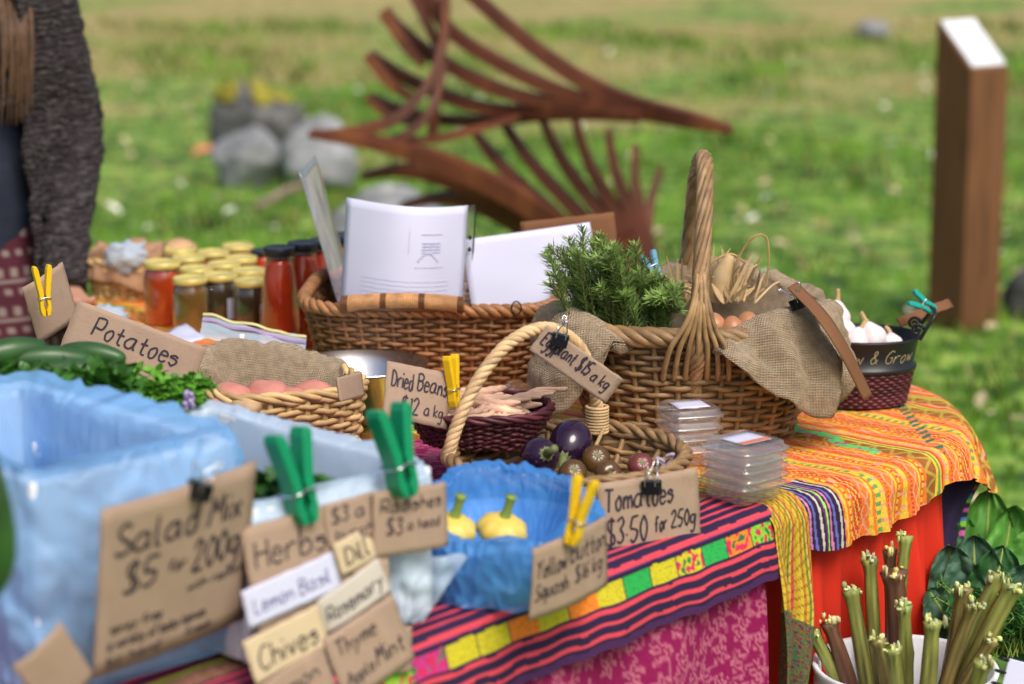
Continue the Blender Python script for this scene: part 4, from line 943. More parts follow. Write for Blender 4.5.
for px, py, Y, r_, lb in ((452, 529, 2.86, .030, 'yellow button squash half hidden by the radish sign'), (502, 530, 2.90, .032, 'yellow button squash with tall green stem in the blue bag')):
    t = thing('button_squash', lb, 'squash', D(px, py, Y)); t.rotation_euler = (.25, .1, .4)
    g = G(); g.ell((0, 0, 0), (r_, r_, r_ * .62), nu=48, nv=16, fn=lambda q: 1 + .05 * cos(9 * math.atan2(q.y, q.x)) * (1 - q.z ** 2)); g.build('fruit', SQ, t)
    g = G(); g.tube(catmull([(0, 0, r_ * .5), (.002, 0, r_ * .5 + .016), (.003, 0, r_ * .5 + .032)], 4), [.0085, .006, .0058, .0075], 10); g.build('stem', SQS, t)

# ------------------------------------------------------------------ two white produce boxes lined with film
def pbox(label, frc, lx, ly, h, rz):
    """frc = front right top corner"""
    d = Matrix.Rotation(rz, 3, 'Z'); c = frc + d @ Vector((-lx / 2, ly / 2, 0)); c.z = frc.z - h
    t = thing('produce_box', label, 'box', c, rz); g = G(); w_ = .018
    for x, y, sx_, sy_ in ((0, -ly / 2 + w_ / 2, lx, w_), (0, ly / 2 - w_ / 2, lx, w_), (-lx / 2 + w_ / 2, 0, w_, ly - 2 * w_ - .004), (lx / 2 - w_ / 2, 0, w_, ly - 2 * w_ - .004)): g.box((x, y, h / 2), (sx_, sy_, h), bev=.004)
    g.box((0, 0, .010), (lx - 2 * w_ - .004, ly - 2 * w_ - .004, .018)); g.build('box_body', FOAM, t); return t, c
BZ = R(44)
S1F = T(236, 440, 1.005); t1, c1 = pbox('white foam box under the blue film for salad mix', S1F, .27, .43, .24, BZ)
bag('plastic_bag', 'pale blue translucent bag lining the salad box and hanging to its base', c1, BZ, .137, .217, .24, lambda th: .012 + .006 * nz(cos(th) * 2.2, sin(th) * 2.2, 1), lambda th: .235, .2, BLUEW, din=.20, n=380, rows=90, wr=.006, crease=1.1, thick=.014, fl=lambda th: .008, ws=4, seed=8, inward=.05, solid=0)
S2F = T(432, 466, .945); t2, c2 = pbox('white foam box of herbs with paper labels taped to its front', S2F, .275, .43, .180, BZ)
bag('plastic_bag', 'thin whitish bag folded over the rim of the herb box', c2, BZ, .138, .215, .180, lambda th: .006 + .006 * nz(cos(th) * 3, sin(th) * 3, 2), lambda th: .022 + .014 * nz(cos(th) * 3, sin(th) * 3, 6), .16, FILMW, din=.13, n=300, rows=44, wr=.004, crease=1, thick=.006, fl=lambda th: .004, ws=5, seed=5, inward=.024, solid=0)
def sprigs(t, n, r0, r1, h, Ls, seed, m=GREENL, W=.009, part='foliage', tone=(1, 1, 1)):
    g = G(); gs = G(); rn = random.Random(seed)
    for i in range(n):
        x, y = rn.uniform(-r0, r0), rn.uniform(-r1, r1); L_ = h * rn.uniform(.6, 1.15); d = Vector((rn.uniform(-.6, .6), rn.uniform(-.6, .6), 1)).normalized()
        P = catmull([(x, y, 0), Vector((x, y, 0)) + d * L_ * .6, Vector((x, y, 0)) + d * L_ + Vector((rn.uniform(-.02, .02), rn.uniform(-.02, .02), -.008))], 5); gs.tube(P, [.0016, .001], 4)
        for k in range(3, len(P)):
            for e in range(4):
                q = rn.uniform(.55, 1.45); g.col = (q * tone[0], q * tone[1], q * tone[2]); dd = Vector((rn.uniform(-1, 1), rn.uniform(-1, 1), rn.uniform(-.2, .8)))
                g.leaf(P[k], dd, (rn.uniform(-.4, .4), rn.uniform(-.4, .4), 1), Ls * rn.uniform(.6, 1.2), W * rn.uniform(.7, 1.2), rn.uniform(-.2, .6), 3, rn.uniform(.05, .4))
    g.build(part, m, t); gs.build('stems', SQS, t)
d2 = Matrix.Rotation(BZ, 3, 'Z')
t = thing('herbs', 'dark green loose herbs lying low in the white herb box', 'herbs', c2 + d2 @ Vector((-.04, -.02, .06)), BZ); sprigs(t, 110, .07, .14, .085, .024, 4, tone=(.5, .62, .8))
t = thing('herbs', 'leafy herb tuft against the inner corner of the herb box', 'herbs', c2 + d2 @ Vector((-.07, -.12, .06)), BZ); sprigs(t, 50, .035, .06, .13, .024, 9, tone=(.45, .6, .7))
# greens and cucumbers beyond the salad box, in a green crate
gc = D(75, 402, 3.16); gc.z = .7595
t = thing('vegetable_crate', 'low green crate of cucumbers and parsley behind the salad box', 'crate', gc, BZ); g = G()
for x, y, sx_, sy_ in ((0, -.13, .32, .012), (0, .13, .32, .012), (-.154, 0, .012, .246), (.154, 0, .012, .246)): g.box((x, y, .075), (sx_, sy_, .15), bev=.003)
g.box((0, 0, .008), (.294, .244, .012)); g.build('crate_body', mat('green_crate_plastic', (.02, .13, .05), .5, .1), t)
def cucumber(px, py, Y, L_, r_, dirv, label):
    g = G(); c = D(px, py, Y); d = Vector(dirv).normalized(); P = catmull([c - d * L_, c - d * L_ * .3 + Vector((0, 0, .004)), c + d * L_ * .3 + Vector((0, 0, .004)), c + d * L_], 7); n_ = len(P)
    g.tube([p - c for p in P], [r_ * max(.12, sin(pi * (i + .15) / (n_ - .7)) ** .35) for i in range(n_)], 16); o = g.build('cucumber', CUC); o.location = c; tag(o, label, 'cucumber')
CUC = mat('cucumber_skin', (.028, .085, .022), .38, .4, 18, coat=.1, stretch=(1, 1, 1))
cucumber(48, 361, 3.03, .055, .016, (1, .25, -.05), 'glossy dark cucumber lying highest in the crate behind the salad box'); cucumber(78, 375, 3.00, .06, .016, (1, .1, -.12), 'cucumber in front of the highest one beside the parsley'); cucumber(8, 355, 3.02, .05, .018, (1, .5, .1), 'cucumber at the picture edge below the person'); cucumber(92, 356, 3.12, .045, .015, (1, -.1, -.1), 'pale green cucumber just under the potato sign')
t = thing('parsley', 'bright green parsley bunch below the potato sign', 'herbs', D(150, 412, 3.05), 0); sprigs(t, 150, .052, .03, .046, .015, 21, tone=(1.5, 1.6, .8), W=.006)
t = thing('parsley', 'leafy green bunch drooping over the back rim of the salad box', 'herbs', D(55, 398, 2.98), 0); sprigs(t, 110, .09, .025, .036, .022, 23, tone=(.7, .85, .7), W=.009)
t = thing('lavender_sprig', 'small lilac flower tip at the end of the parsley', 'flower', D(188, 402, 2.96)); g = G(); 
for k in range(24): g.ell((random.uniform(-.006, .006), random.uniform(-.006, .006), -.008 + .0009 * k), .0035, nu=6, nv=4)
g.build('flower_head', mat('lilac_flower', (.38, .30, .52), .7), t); g = G(); g.tube([(0, 0, -.03), (0, 0, 0)], .001, 5); g.build('stem', SQS, t)
t = thing('leafy_green', 'large blurred green leaf at the very near picture edge', 'leaf', D(-46, 548, 2.2)); g = G(); g.col = (.4, .5, .5)
for k in range(5): g.leaf((0, .0, -.06 + .01 * k), (.55 - .12 * k, .1 * k - .2, 1), (.2, -1, .1), .11 + .01 * k, .032, .25, 6, .25)
g.build('leaves', GREENL, t)

# ------------------------------------------------------------------ signs on the boxes
def on(px, py, Y): return D(px, py, Y)
sign('price_sign', 'large brown salad mix price card clipped to the blue lined box', *px3((103, 510, 2.36), (256, 461, 2.545), (93, 678)),
     [('Salad Mix', .08, .70, .17, .92), ('$5', .14, .46, .17, .36), ('for', .42, .50, .07, .54), ('200g', .58, .46, .18, .92), ('with rocket', .56, .34, .05, .95), ('spray free', .08, .24, .055, .40), ('a variety of baby leaves', .07, .145, .055, .70), ('by hand', .07, .05, .055, .40), ('fresh', .56, .06, .045, .74)], wd=.0036)
bulldog(axes(on(197, 500, 2.455), (.25, .1, 1), (-.55, -.8, .2)), 'dark bulldog clip holding the salad mix card', .026)
sign('price_sign', 'corner of a brown card in the nearest picture corner', on(14, 668, 2.30), on(60, 622, 2.34), on(10, 760, 2.30), [])
sign('price_sign', 'grey brown cardboard sign held by the yellow peg beside the person', on(22, 288, 3.52), on(62, 262, 3.60), on(20, 356, 3.50), [], wd=.002)
peg(axes(on(46, 316, 3.50), (-.05, .0, 1), (.5, -1, .1)), 'yellow clothes peg on the sign in front of the person', YPLAST, .075)
nf = (d2 @ Vector((0, -1, 0)))
def strip(label, tl, tr, bl, text, m, ink, off, h, tr_=.85, fy=.25, fx=.08, wd=.0024):
    """cards taped on the front of the herb box, each a little above the one below"""
    NFT = (d2 @ Vector((0, -1, 0)) + Vector((0, 0, .20))).normalized()
    def P(px, py):                                    # on the plane in front of the herb box
        o_ = S2F + nf * (.012 + off); d = ray(px, py); c = Vector((0, 0, CAM_H)); return c + d * ((o_ - c).dot(NFT) / d.dot(NFT))
    return sign('herb_label', label, P(*tl), P(*tr), P(*bl), text, m, ink, .001, 'label', wd)
strip('long tan card headed Herbs under the green pegs', (240, 529), (371, 492), (244, 640), [('Herbs', .06, .60, .25, .60)], CARD, INK, .0, .02, .95)
strip('small tan card reading three dollars a bunch', (322, 505), (372, 492), (326, 548), [('$3 a', .10, .52, .34, .80), ('bunch', .14, .14, .22, .9)], CARD, INK, .003, .02, .8)
strip('white paper strip with lemon basil in blue pen', (240, 592), (332, 552), (228, 638), [('Lemon Basil', .08, .28, .40, .92)], PAPER, INKB, .006, .02, .75, wd=.0018)
strip('cream card reading Dill below the bunch price', (332, 545), (368, 525), (342, 576), [('Dill', .18, .22, .52, .86)], CREAM, INK, .006, .02, .95)
strip('cream card reading Chives under the white strip', (242, 642), (318, 604), (244, 690), [('Chives', .10, .22, .50, .90)], CREAM, INK, .010, .02, .95)
strip('pale grey card reading Rosemary beside the white strip', (316, 602), (378, 558), (328, 636), [('Rosemary', .07, .28, .40, .94)], GREYC, INK, .009, .02, .78)
strip('brown card reading Lemon Balm at the picture bottom', (250, 690), (322, 646), (262, 740), [('Lemon', .14, .52, .30, .86), ('Balm', .14, .12, .28, .7)], CARD, INK, .013, .02, .95)
strip('brown card reading Thyme and Apple Mint at the lower end', (322, 640), (391, 594), (346, 706), [('Thyme', .10, .66, .22, .66), ('Apple', .10, .22, .17, .48), ('Mint', .52, .22, .25, .94)], CARD, INK, .012, .02, .9, fx=.10)
strip('plain tan card taped behind the Rosemary and Mint labels', (352, 560), (388, 556), (372, 640), [], CARD, INK, .005, .02)
strip('tan card corner overlapping the trailing bag end', (380, 628), (411, 626), (384, 674), [], CARD, INK, .009, .02)
sign('price_sign', 'brown radish price card hanging from the green peg over the herb box', *px3((371, 492, 2.66), (445, 482, 2.74), (374, 558)), [('Radishes', .08, .66, .20, .92), ('$3', .14, .32, .24, .36), ('a head', .42, .36, .15, .88)], wd=.0026)
for px, py, Y, lb in ((305, 524, 2.595, 'green clothes peg upright on the herb box above the Herbs card'), (405, 497, 2.675, 'green clothes peg upright holding the radish card')):
    peg(axes(on(px, py, Y), (-.18, .05, 1), (.65, -.7, .3)), lb, GPLAST, .075).scale = (1.75, 1.42, 2.2)
sign('price_sign', 'cardboard sign reading Potatoes leaning behind the parsley', on(78, 300, 3.50), on(207, 348, 3.50), on(66, 352, 3.48), [('Potatoes', .18, .46, .36, .84)], wd=.0026)
sign('price_sign', 'small card reading Dried Beans above the maroon bowl', on(387, 361, 3.30), on(450, 375, 3.35), on(404, 421, 3.28), [('Dried', .08, .56, .30, .40), ('Beans', .47, .58, .30, .96), ('$12', .24, .12, .30, .52), ('a kg', .60, .16, .22, .92)], wd=.0024)
peg(axes(on(455, 408, 3.33), (-.08, .1, 1), (.9, -.5, .1)), 'yellow clothes peg standing at the edge of the dried beans card', YPLAST, .075)
sign('price_sign', 'tilted brown card reading Eggplant clipped to the cane handle', on(547, 325, 3.325), on(623, 379, 3.34), on(529, 350, 3.32), [('Eggplant', .05, .40, .46, .46), ('$15', .50, .38, .50, .66), ('a kg', .70, .38, .40, .92)], wd=.0026)
bulldog(axes(on(558, 346, 3.318), (.28, 0, 1), (.1, -1, .25)), 'black bulldog clip on the Eggplant card', .023)
sign('price_sign', 'brown card reading Tomatoes propped at the table edge', *px3((597, 484, 3.045), (697, 467, 3.13), (601, 561)), [('Tomatoes', .05, .62, .29, .73), ('$3.50', .05, .18, .33, .45), ('for', .52, .26, .20, .65), ('250g', .69, .27, .22, .96)], wd=.0028)
bulldog(axes(on(652, 494, 3.07), (-.06, .02, 1), (-.4, -1, .1)), 'black bulldog clip on the Tomatoes card', .024)
sign('price_sign', 'brown card reading Yellow Button Squash pegged to the blue bag', *px3((533, 549, 2.69), (606, 516, 2.83), (534, 622)), [('Yellow', .03, .56, .24, .40), ('Button', .45, .60, .26, .97), ('Squash', .03, .26, .22, .42), ('$16 kg', .50, .30, .22, .92)], wd=.0026)
peg(axes(on(571, 545, 2.735), (.22, .05, 1), (-.6, -1, .1)), 'yellow clothes peg on the button squash card', YPLAST, .075).scale = (1.1, 1.1, 1.1)
sign('cardboard_piece', 'small pale cardboard flap standing by the pale potato basket', *px3((336, 378, 3.36), (360, 372, 3.44), (340, 402)), [], CARD, cat='cardboard')

# ------------------------------------------------------------------ potatoes in pale basket with burlap
pt = Vector((T(276, 402, .85).x, 3.56, .752)); PT = thing('potato_basket', 'pale split wicker basket of potatoes lined with burlap', 'basket', pt, R(20))
weave_basket(PT, .118, .10, .105, .12, 26, 12, WICKL, .6, .0046, .0042, rimr=.008)
LT = thing('burlap_lining', 'burlap cloth standing up around the back of the potato basket', 'cloth', pt, R(20))
liner(LT, 'fabric', BURLAP, .118, .10, .105, lambda th: .010 + .040 * wrap(th, R(120), R(110)) - .02 * wrap(th, R(-90), R(70)), lambda th: .05 * wrap(th, R(100), R(90)) - .004, .6, .05, 180, 26, .008, .012, seed=4)
POT = mat('pink_potato_skin', (.50, .20, .16), .6, .25, 22, .2, 60); POTB = mat('tan_potato_skin', (.42, .29, .17), .7, .25, 22, .2, 60)
for px, py, Y, r_, m, lb in ((268, 398, 3.51, .030, POT, 'large pink potato in the middle of the pale basket'), (231, 398, 3.50, .026, POT, 'pink potato between the large one and the parsley'), (246, 406, 3.45, .018, POTB, 'small tan potato in front of the pink ones'), (214, 398, 3.52, .02, POT, 'pink potato at the parsley end of the basket'), (314, 396, 3.54, .026, POT, 'pink potato at the far end near the wicker edge'), (222, 408, 3.46, .018, POT, 'smallest pink potato low by the parsley'), (292, 402, 3.50, .024, POT, 'pink potato tucked against the front wicker rim')):
    g = G(); g.ell((0, 0, 0), (r_ * 1.35, r_, r_ * .9), nu=26, nv=16, fn=lambda q: 1 + .14 * nz(q.x * 1.5 + px, q.y * 1.5, q.z * 1.5)); o = g.build('potato', m); o.location = D(px, py, Y); o.rotation_euler = (.2, .1, random.uniform(-.4, .4)); tag(o, lb, 'potato')
# steel bowl
sb = Vector((D(358, 372, 3.78).x, 3.80, .7495)); t = thing('steel_bowl', 'shallow bright steel bowl between the jars and the papers basket', 'bowl', sb)
g = G(); g.lathe([(.62, 0), (.85, .03), (1.0, .082), (1.09, .086), (1.10, .090), (1.0, .088), (.83, .034), (.6, .006)], 56, a=.102, b=.10, cap=True); g.build('bowl_body', STEEL, t)
# zip bag, paper, clear cup
t = thing('zip_bag', 'clear zip bag with purple and yellow seal lying behind the potato burlap', 'plastic bag', D(252, 352, 3.86)); g = G()
g.grid(24, 14, lambda i, j: Vector((lerp(-.085, .085, i), .05 * j + .006 * nz(i * 4, j * 3), .022 - .040 * i + .05 * j * .6 + .006 * nz(i * 5, j * 5)))); g.build('film', FILMW, t)
for k, c in enumerate(((.30, .20, .38), (.52, .47, .22))):
    g = G(); g.grid(24, 2, lambda i, j: Vector((lerp(-.085, .085, i), .036 + .012 * k + .005 * j - .002, .022 - .040 * i + (.72 + .24 * k + .1 * j) * .03 + .006 * nz(i * 5, .8) + .002))); g.build('seal_strip', mat('seal_%d' % k, c, .4), t)
t = thing('plastic_spoon', 'small white plastic spoon handle sticking up by the zip bag', 'spoon', D(240, 345, 3.78)); g = G(); g.tube([(-.008, 0, -.04), (0, 0, -.01), (.004, 0, .018)], [.003, .003, .005], 8, sx=.5); g.build('handle', FOAM, t)
g = G(); q = [D(150, 338, 4.1), D(186, 323, 4.18), D(205, 338, 4.05), D(168, 350, 4.0)]
g.grid(8, 8, lambda i, j: q[0].lerp(q[1], i).lerp(q[3].lerp(q[2], i), j) + Vector((0, 0, .006 * nz(i * 3, j * 3)))); tag(g.build('paper_bag', PAPER, solid=.001), 'white paper sheet lying in front of the jars', 'paper')
t = thing('plastic_cup', 'small clear plastic tumbler lying by the bean bowl', 'cup', D(500, 400, 3.72), .4); t.rotation_euler = (R(70), 0, R(25)); g = G(); g.lathe([(.8, 0), (1, .07), (.97, .07), (.78, .003)], 24, a=.022, b=.022, cap=True); g.build('cup_body', CLEAR, t)

# ------------------------------------------------------------------ jars and bottles
GLASS = mat('jar_glass', (.55, .58, .52), .03, .02, 10, clear=.975, spec=.9)
LIDY = mat('gold_lid', (.72, .60, .19), .32, .08, 20, metal=.35); LIDD = mat('dark_lid', (.02, .024, .035), .35, .1)
def filled(name, c, rough=.12): return mat(name, c, rough, .3, 14, coat=.8)
JF = {'red': filled('tomato_relish', (.42, .045, .004)), 'olive': filled('olive_chutney', (.16, .085, .014)), 'brown': filled('brown_chutney', (.045, .028, .012)), 'sauce': filled('tomato_sauce', (.42, .03, .003))}
def jar(kind, R_=.0325, H_=.112):
    t = thing('jam_jar', 'x', 'jar'); g = G(); pr_ = [(.93, .001), (1.0, .006), (1.0, H_ * .74), (.92, H_ * .83), (.84, H_ * .87), (.84, H_ * .90)]
    g.lathe(pr_, 32, a=R_, b=R_); g.build('contents', JF[kind], t)
    g = G(); g.lathe([(r_ * 1.03 + .01, z) for r_, z in pr_] + [(.86, H_ * .95)], 32, a=R_, b=R_, cap=False); g.build('glass', GLASS, t)
    g = G(); g.lathe([(.84, H_ * .895), (.97, H_ * .90), (1.0, H_ * .91), (1.0, H_ * .985), (.96, H_), (.90, H_ - .001), (.88, H_ - .0025), (.1, H_ - .0025)], 36, a=R_, b=R_); g.build('lid', LIDY, t); return t
protos = {k: jar(k) for k in ('red', 'olive', 'brown')}; used = set()
JS = [(162, 261, 'red', 'tall jar of red relish with gold lid standing apart at the end', 1.08), (190, 277, 'olive', 'olive brown chutney jar foremost beside the red jar', 1), (220, 273.5, 'brown', 'dark chutney jar foremost in the middle with white label', 1), (251, 279, 'brown', 'dark chutney jar touching the first sauce bottle', 1),
      (196.5, 267, 'brown', 'gold lidded jar directly behind the olive brown one', 1), (188.6, 256, 'red', 'red jar behind the tall relish jar', 1), (223.7, 262.4, 'brown', 'gold lidded jar in the middle of the second row', 1), (248.5, 269, 'olive', 'olive jar in the second row by the bottles', 1), (213, 250.7, 'red', 'red jar in the third row by the paper lined basket', 1), (240.6, 256.5, 'olive', 'gold lidded jar in the third row by the bottles', 1), (237.7, 244.5, 'red', 'rearmost gold lidded jar highest in the group', 1), (180, 248, 'olive', 'gold lidded jar rearmost beside the wicker tray', 1)]
for px, py, k, lb, s in JS:
    p = T(px, py, .7495 + .112 * s); p.z = .7495
    if k in used: o = dup(protos[k], p, random.uniform(0, 3), lb, sc=s)
    else: o = protos[k]; used.add(k); o.location = p; o['label'] = lb; o.scale = (s,) * 3
    o['group'] = 'gold lidded preserve jars'
    if 'white label' in lb:
        g = G(); g.grid(8, 2, lambda i, j: Vector((.0348 * cos(R(-62) + i * .75), .0348 * sin(R(-62) + i * .75), .03 + .04 * j))); o.rotation_euler = (0, 0, 0); g.build('paper_label', PAPER, o)
def bottle():
    t = thing('sauce_bottle', 'x', 'bottle'); pr_ = [(.92, .001), (1, .007), (1.0, .055), (.97, .085), (.88, .118), (.76, .145), (.69, .160), (.66, .170)]
    g = G(); g.lathe(pr_, 32, a=.036, b=.036); g.build('contents', JF['sauce'], t)
    g = G(); g.lathe([(r_ * 1.03, z) for r_, z in pr_] + [(.68, .180)], 32, a=.036, b=.036, cap=False); g.build('glass', GLASS, t)
    g = G(); g.lathe([(.70, .176), (.80, .177), (.80, .190), (.77, .192), (.72, .191), (.1, .1895)], 36, a=.036, b=.036); g.build('lid', LIDD, t); return t
bt = bottle()
for k, (px, py, lb) in enumerate(((279, 247.8, 'foremost tall tomato sauce bottle with dark lid'), (303, 243, 'tall sauce bottle between the foremost one and the papers basket'), (262, 250, 'short dark lidded bottle behind the gold lidded jars'), (344, 235, 'sauce bottle partly hidden by the clear document sleeve'), (325, 240, 'sauce bottle directly behind the clear document sleeve'))):
    p = T(px, py, .7495 + .190 * (.6 if px == 262 else 1)); p.z = .7495
    o = bt if k == 0 else dup(bt, p, k, lb); o.location = p; o['label'] = lb; o['group'] = 'tall sauce bottles'; o.scale = (.8, .8, .6) if px == 262 else (1, 1, 1)
# wicker tray with brown paper
wt = T(112, 300, .76); wt = Vector((wt.x + .020, wt.y + .12, .7495)); WT = thing('wicker_tray', 'pale wicker tray lined with brown paper behind the potato sign', 'tray', wt, R(-8))
weave_basket(WT, .074, .085, .075, .1, 30, 9, WICKL, .6, .0042, .004, rimr=.008)
t = thing('paper_lining', 'crumpled brown paper folded in the wicker tray', 'paper', wt, R(-8)); liner(t, 'paper', mat('kraft_paper', (.36, .21, .12), .8, .15, 10), .068, .078, .075, lambda th: .02 + .02 * nz(cos(th) * 2, sin(th) * 2), lambda th: .035 + .03 * wrap(th, R(-30), R(80)), .6, .05, 90, 16, .010, .012, seed=2)
for k, (px, py, Y, lb) in enumerate(((126, 258, 4.78, 'white crumpled bag poking up in the wicker tray'), (104, 322, 4.42, 'silvery crumpled film lying in front of the wicker tray'))):
    g = G(); g.ell((0, 0, 0), (.045, .04, .03), nu=30, nv=18, fn=lambda q: 1 + .45 * nz(q.x * 3 + k * 5, q.y * 3, q.z * 3)); o = g.build('crumpled_bag', FILMW); o.location = D(px, py, Y); tag(o, lb, 'plastic bag')
t = thing('bread_loaf', 'round brown loaf behind the gold lidded jars', 'bread', D(180, 251, 4.80)); g = G(); g.ell((0, 0, 0), (.036, .04, .026), fn=lambda q: 1 + .1 * nz(q.x * 2, q.y * 2, q.z)); g.build('crust', mat('crust', (.45, .28, .15), .8, .3, 12), t)
# ------------------------------------------------------------------ bucket of rhubarb
kb = Vector((D(905, 665, 3.30).x, 3.30, .203)); RB, RH = .131, .30
g = G()
t = thing('wooden_crate', 'slatted wooden crate holding up the bucket of rhubarb', 'crate', (kb.x, kb.y, 0), UA)
for x in (-.14, .14):
    for z in (.03, .09, .15): g.box((x, 0, z), (.014, .30, .05))
for y in (-.157, .157):
    for z in (.03, .09, .15): g.box((0, y, z), (.30, .012, .05))
g.box((0, 0, .192), (.32, .34, .018)); g.build('slats', TBW, t, smooth=False)
t = thing('white_bucket', 'white plastic bucket full of cut rhubarb stalks', 'bucket', kb); g = G()
g.lathe([(.80, 0), (.82, .006), (.96, RH * .86), (.99, RH * .88), (.99, RH * .93), (.97, RH * .94), (1.0, RH * .97), (1.02, RH), (1.0, RH + .004), (.95, RH), (.78, .01), (.1, .008)], 64, a=RB, b=RB); g.build('bucket_body', FOAM, t)
g = G(); g.tube([kb * 0 + Vector((RB * 1.02 * cos(a_), -.02 + RB * 1.02 * sin(a_) * .5, RH * .92 - .10 * abs(sin(a_)))) for a_ in [pi + pi * e / 24 for e in range(25)]], .002, 6); g.build('wire_handle', STEEL, t)
RHB = mat('rhubarb_skin', (1, 1, 1), .4, .2, 50, .25, 120, attr=True, stretch=(1, 1, .12)); RHC = mat('rhubarb_cut', (.52, .50, .30), .6, .2, 60, attr=True)
ST = [(906, 536, 3.37, .0125, 'g', 'tallest pale green rhubarb stalk rising straight from the bucket'), (890, 550, 3.38, .012, 'r', 'reddish rhubarb stalk just beside the tallest green one'), (870, 560, 3.40, .012, 'g', 'rhubarb stalk with knobbly top behind the thick red one'), (894, 572, 3.30, .016, 'r', 'thickest dark red brown rhubarb stalk with pale crinkled tip'), (851, 590, 3.34, .0125, 'g', 'green rhubarb stalk standing alone nearer the pink cloth'),
      (829, 622, 3.30, .012, 'r', 'short reddish rhubarb stalk at the bucket rim by the red cloth'), (812, 632, 3.30, .011, 'g', 'outermost short rhubarb stalk hanging over the rim by the red cloth'), (904, 606, 3.26, .0125, 'g', 'yellow green rhubarb stalk with a ridged joint in mid height'), (893, 648, 3.20, .012, 'g', 'short green rhubarb stalk low in the front of the bucket'), (933, 622, 3.22, .015, 'g', 'broad green rhubarb stalk with leafy stub front of the bucket'),
      (964, 588, 3.33, .013, 'b', 'brown green rhubarb stalk leaning towards the lettuce'), (973, 606, 3.26, .015, 'b', 'thick brown rhubarb stalk leaning in front of the slanted ones'), (999, 574, 3.36, .014, 'g', 'slanted green rhubarb stalk reaching towards the leaves'), (1014, 586, 3.31, .015, 'g', 'most slanted pale green rhubarb stalk at the picture edge'), (984, 662, 3.17, .013, 'g', 'lowest rhubarb stalk at the rim beside the notebook'),
      (878, 640, 3.24, .013, 'b', 'low brown rhubarb stalk under the thick red one'), (992, 640, 3.28, .012, 'b', 'brown rhubarb stalk stub under the most slanted one')]
rn = random.Random(31)
for px, py, Y, r_, c, lb in ST:
    top = D(px, py, Y); f = (px - 905) / 95; base = Vector((kb.x + f * .035 + rn.uniform(-.012, .012), lerp(kb.y, Y, .5) + rn.uniform(-.01, .01), kb.z + .03)); base.x = kb.x + max(-.085, min(.085, base.x - kb.x))
    mid = base.lerp(top, .58) + Vector((-.012 * f + rn.uniform(-.016, .016), .004 + rn.uniform(-.01, .01), .01)); t = thing('rhubarb_stalk', lb, 'rhubarb', base, group='rhubarb stalks in the bucket')
    RS = 1.1 if 'thickest' in lb else rn.uniform(.72, 1.12)
    P = catmull([base - base, mid - base, top - base], 10); N = len(P); g = G(); n_ = 14; vs = []; cols = []; x0 = Vector((1, .2, 0))
    BC = {'g': ((.16, .11, .035), (.22, .25, .06)), 'r': ((.10, .032, .022), (.13, .062, .036)), 'b': ((.13, .075, .028), (.18, .15, .045))}[c]
    for i in range(N):
        tg = (P[min(i + 1, N - 1)] - P[max(i - 1, 0)]).normalized(); x = (x0 - tg * x0.dot(tg)).normalized(); y = tg.cross(x); q = i / (N - 1); sw = r_ * RS * (1.28 - .48 * q + .38 * sm((q - .90) / .1) + (.16 * math.exp(-((q - .7) / .03) ** 2) if 'joint' in lb else 0))
        for k in range(n_):
            a_ = 2 * pi * k / n_; rr = sw * (1 + .07 * cos(7 * a_) + .09 * nz(a_ * 1.2, i * .25, px)); vs.append(P[i] + (x * cos(a_) * 1.0 + y * sin(a_) * .78) * rr)
            s_ = .75 + .45 * (k % 2) + .8 * nz(k * .9, i * .3, px); cols.append(tuple(lerp(BC[0][e], BC[1][e], q) * s_ for e in range(3)))
    fs = [(i * n_ + k, i * n_ + (k + 1) % n_, (i + 1) * n_ + (k + 1) % n_, (i + 1) * n_ + k) for i in range(N - 1) for k in range(n_)] + [tuple((N - 1) * n_ + k for k in range(n_))]
    g.add(vs, fs, cols); g.build('stem', RHB, t)
    g = G(); tg = (P[-1] - P[-2]).normalized()
    for k in range(rn.randint(7, 13)):
        a_ = rn.uniform(0, 2 * pi); o_ = P[-1] + Vector((cos(a_), sin(a_), 0)) * r_ * rn.uniform(.2, 1.15) + tg * rn.uniform(-.006, .006); s_ = rn.uniform(.7, 1.5); g.col = (s_ * (1.1 if c == 'r' else .85), s_ * rn.uniform(.85, 1.1), s_ * rn.uniform(.5, 1))
        g.ell(o_, (rn.uniform(.0015, .0045), rn.uniform(.0015, .0045), rn.uniform(.002, .009) * (1 if rn.random() < .6 else .5)), nu=8, nv=6, fn=lambda q: 1 + .9 * nz(q.x * 3 + k, q.y * 3, q.z * 3))
    g.build('cut_tip', RHC, t)
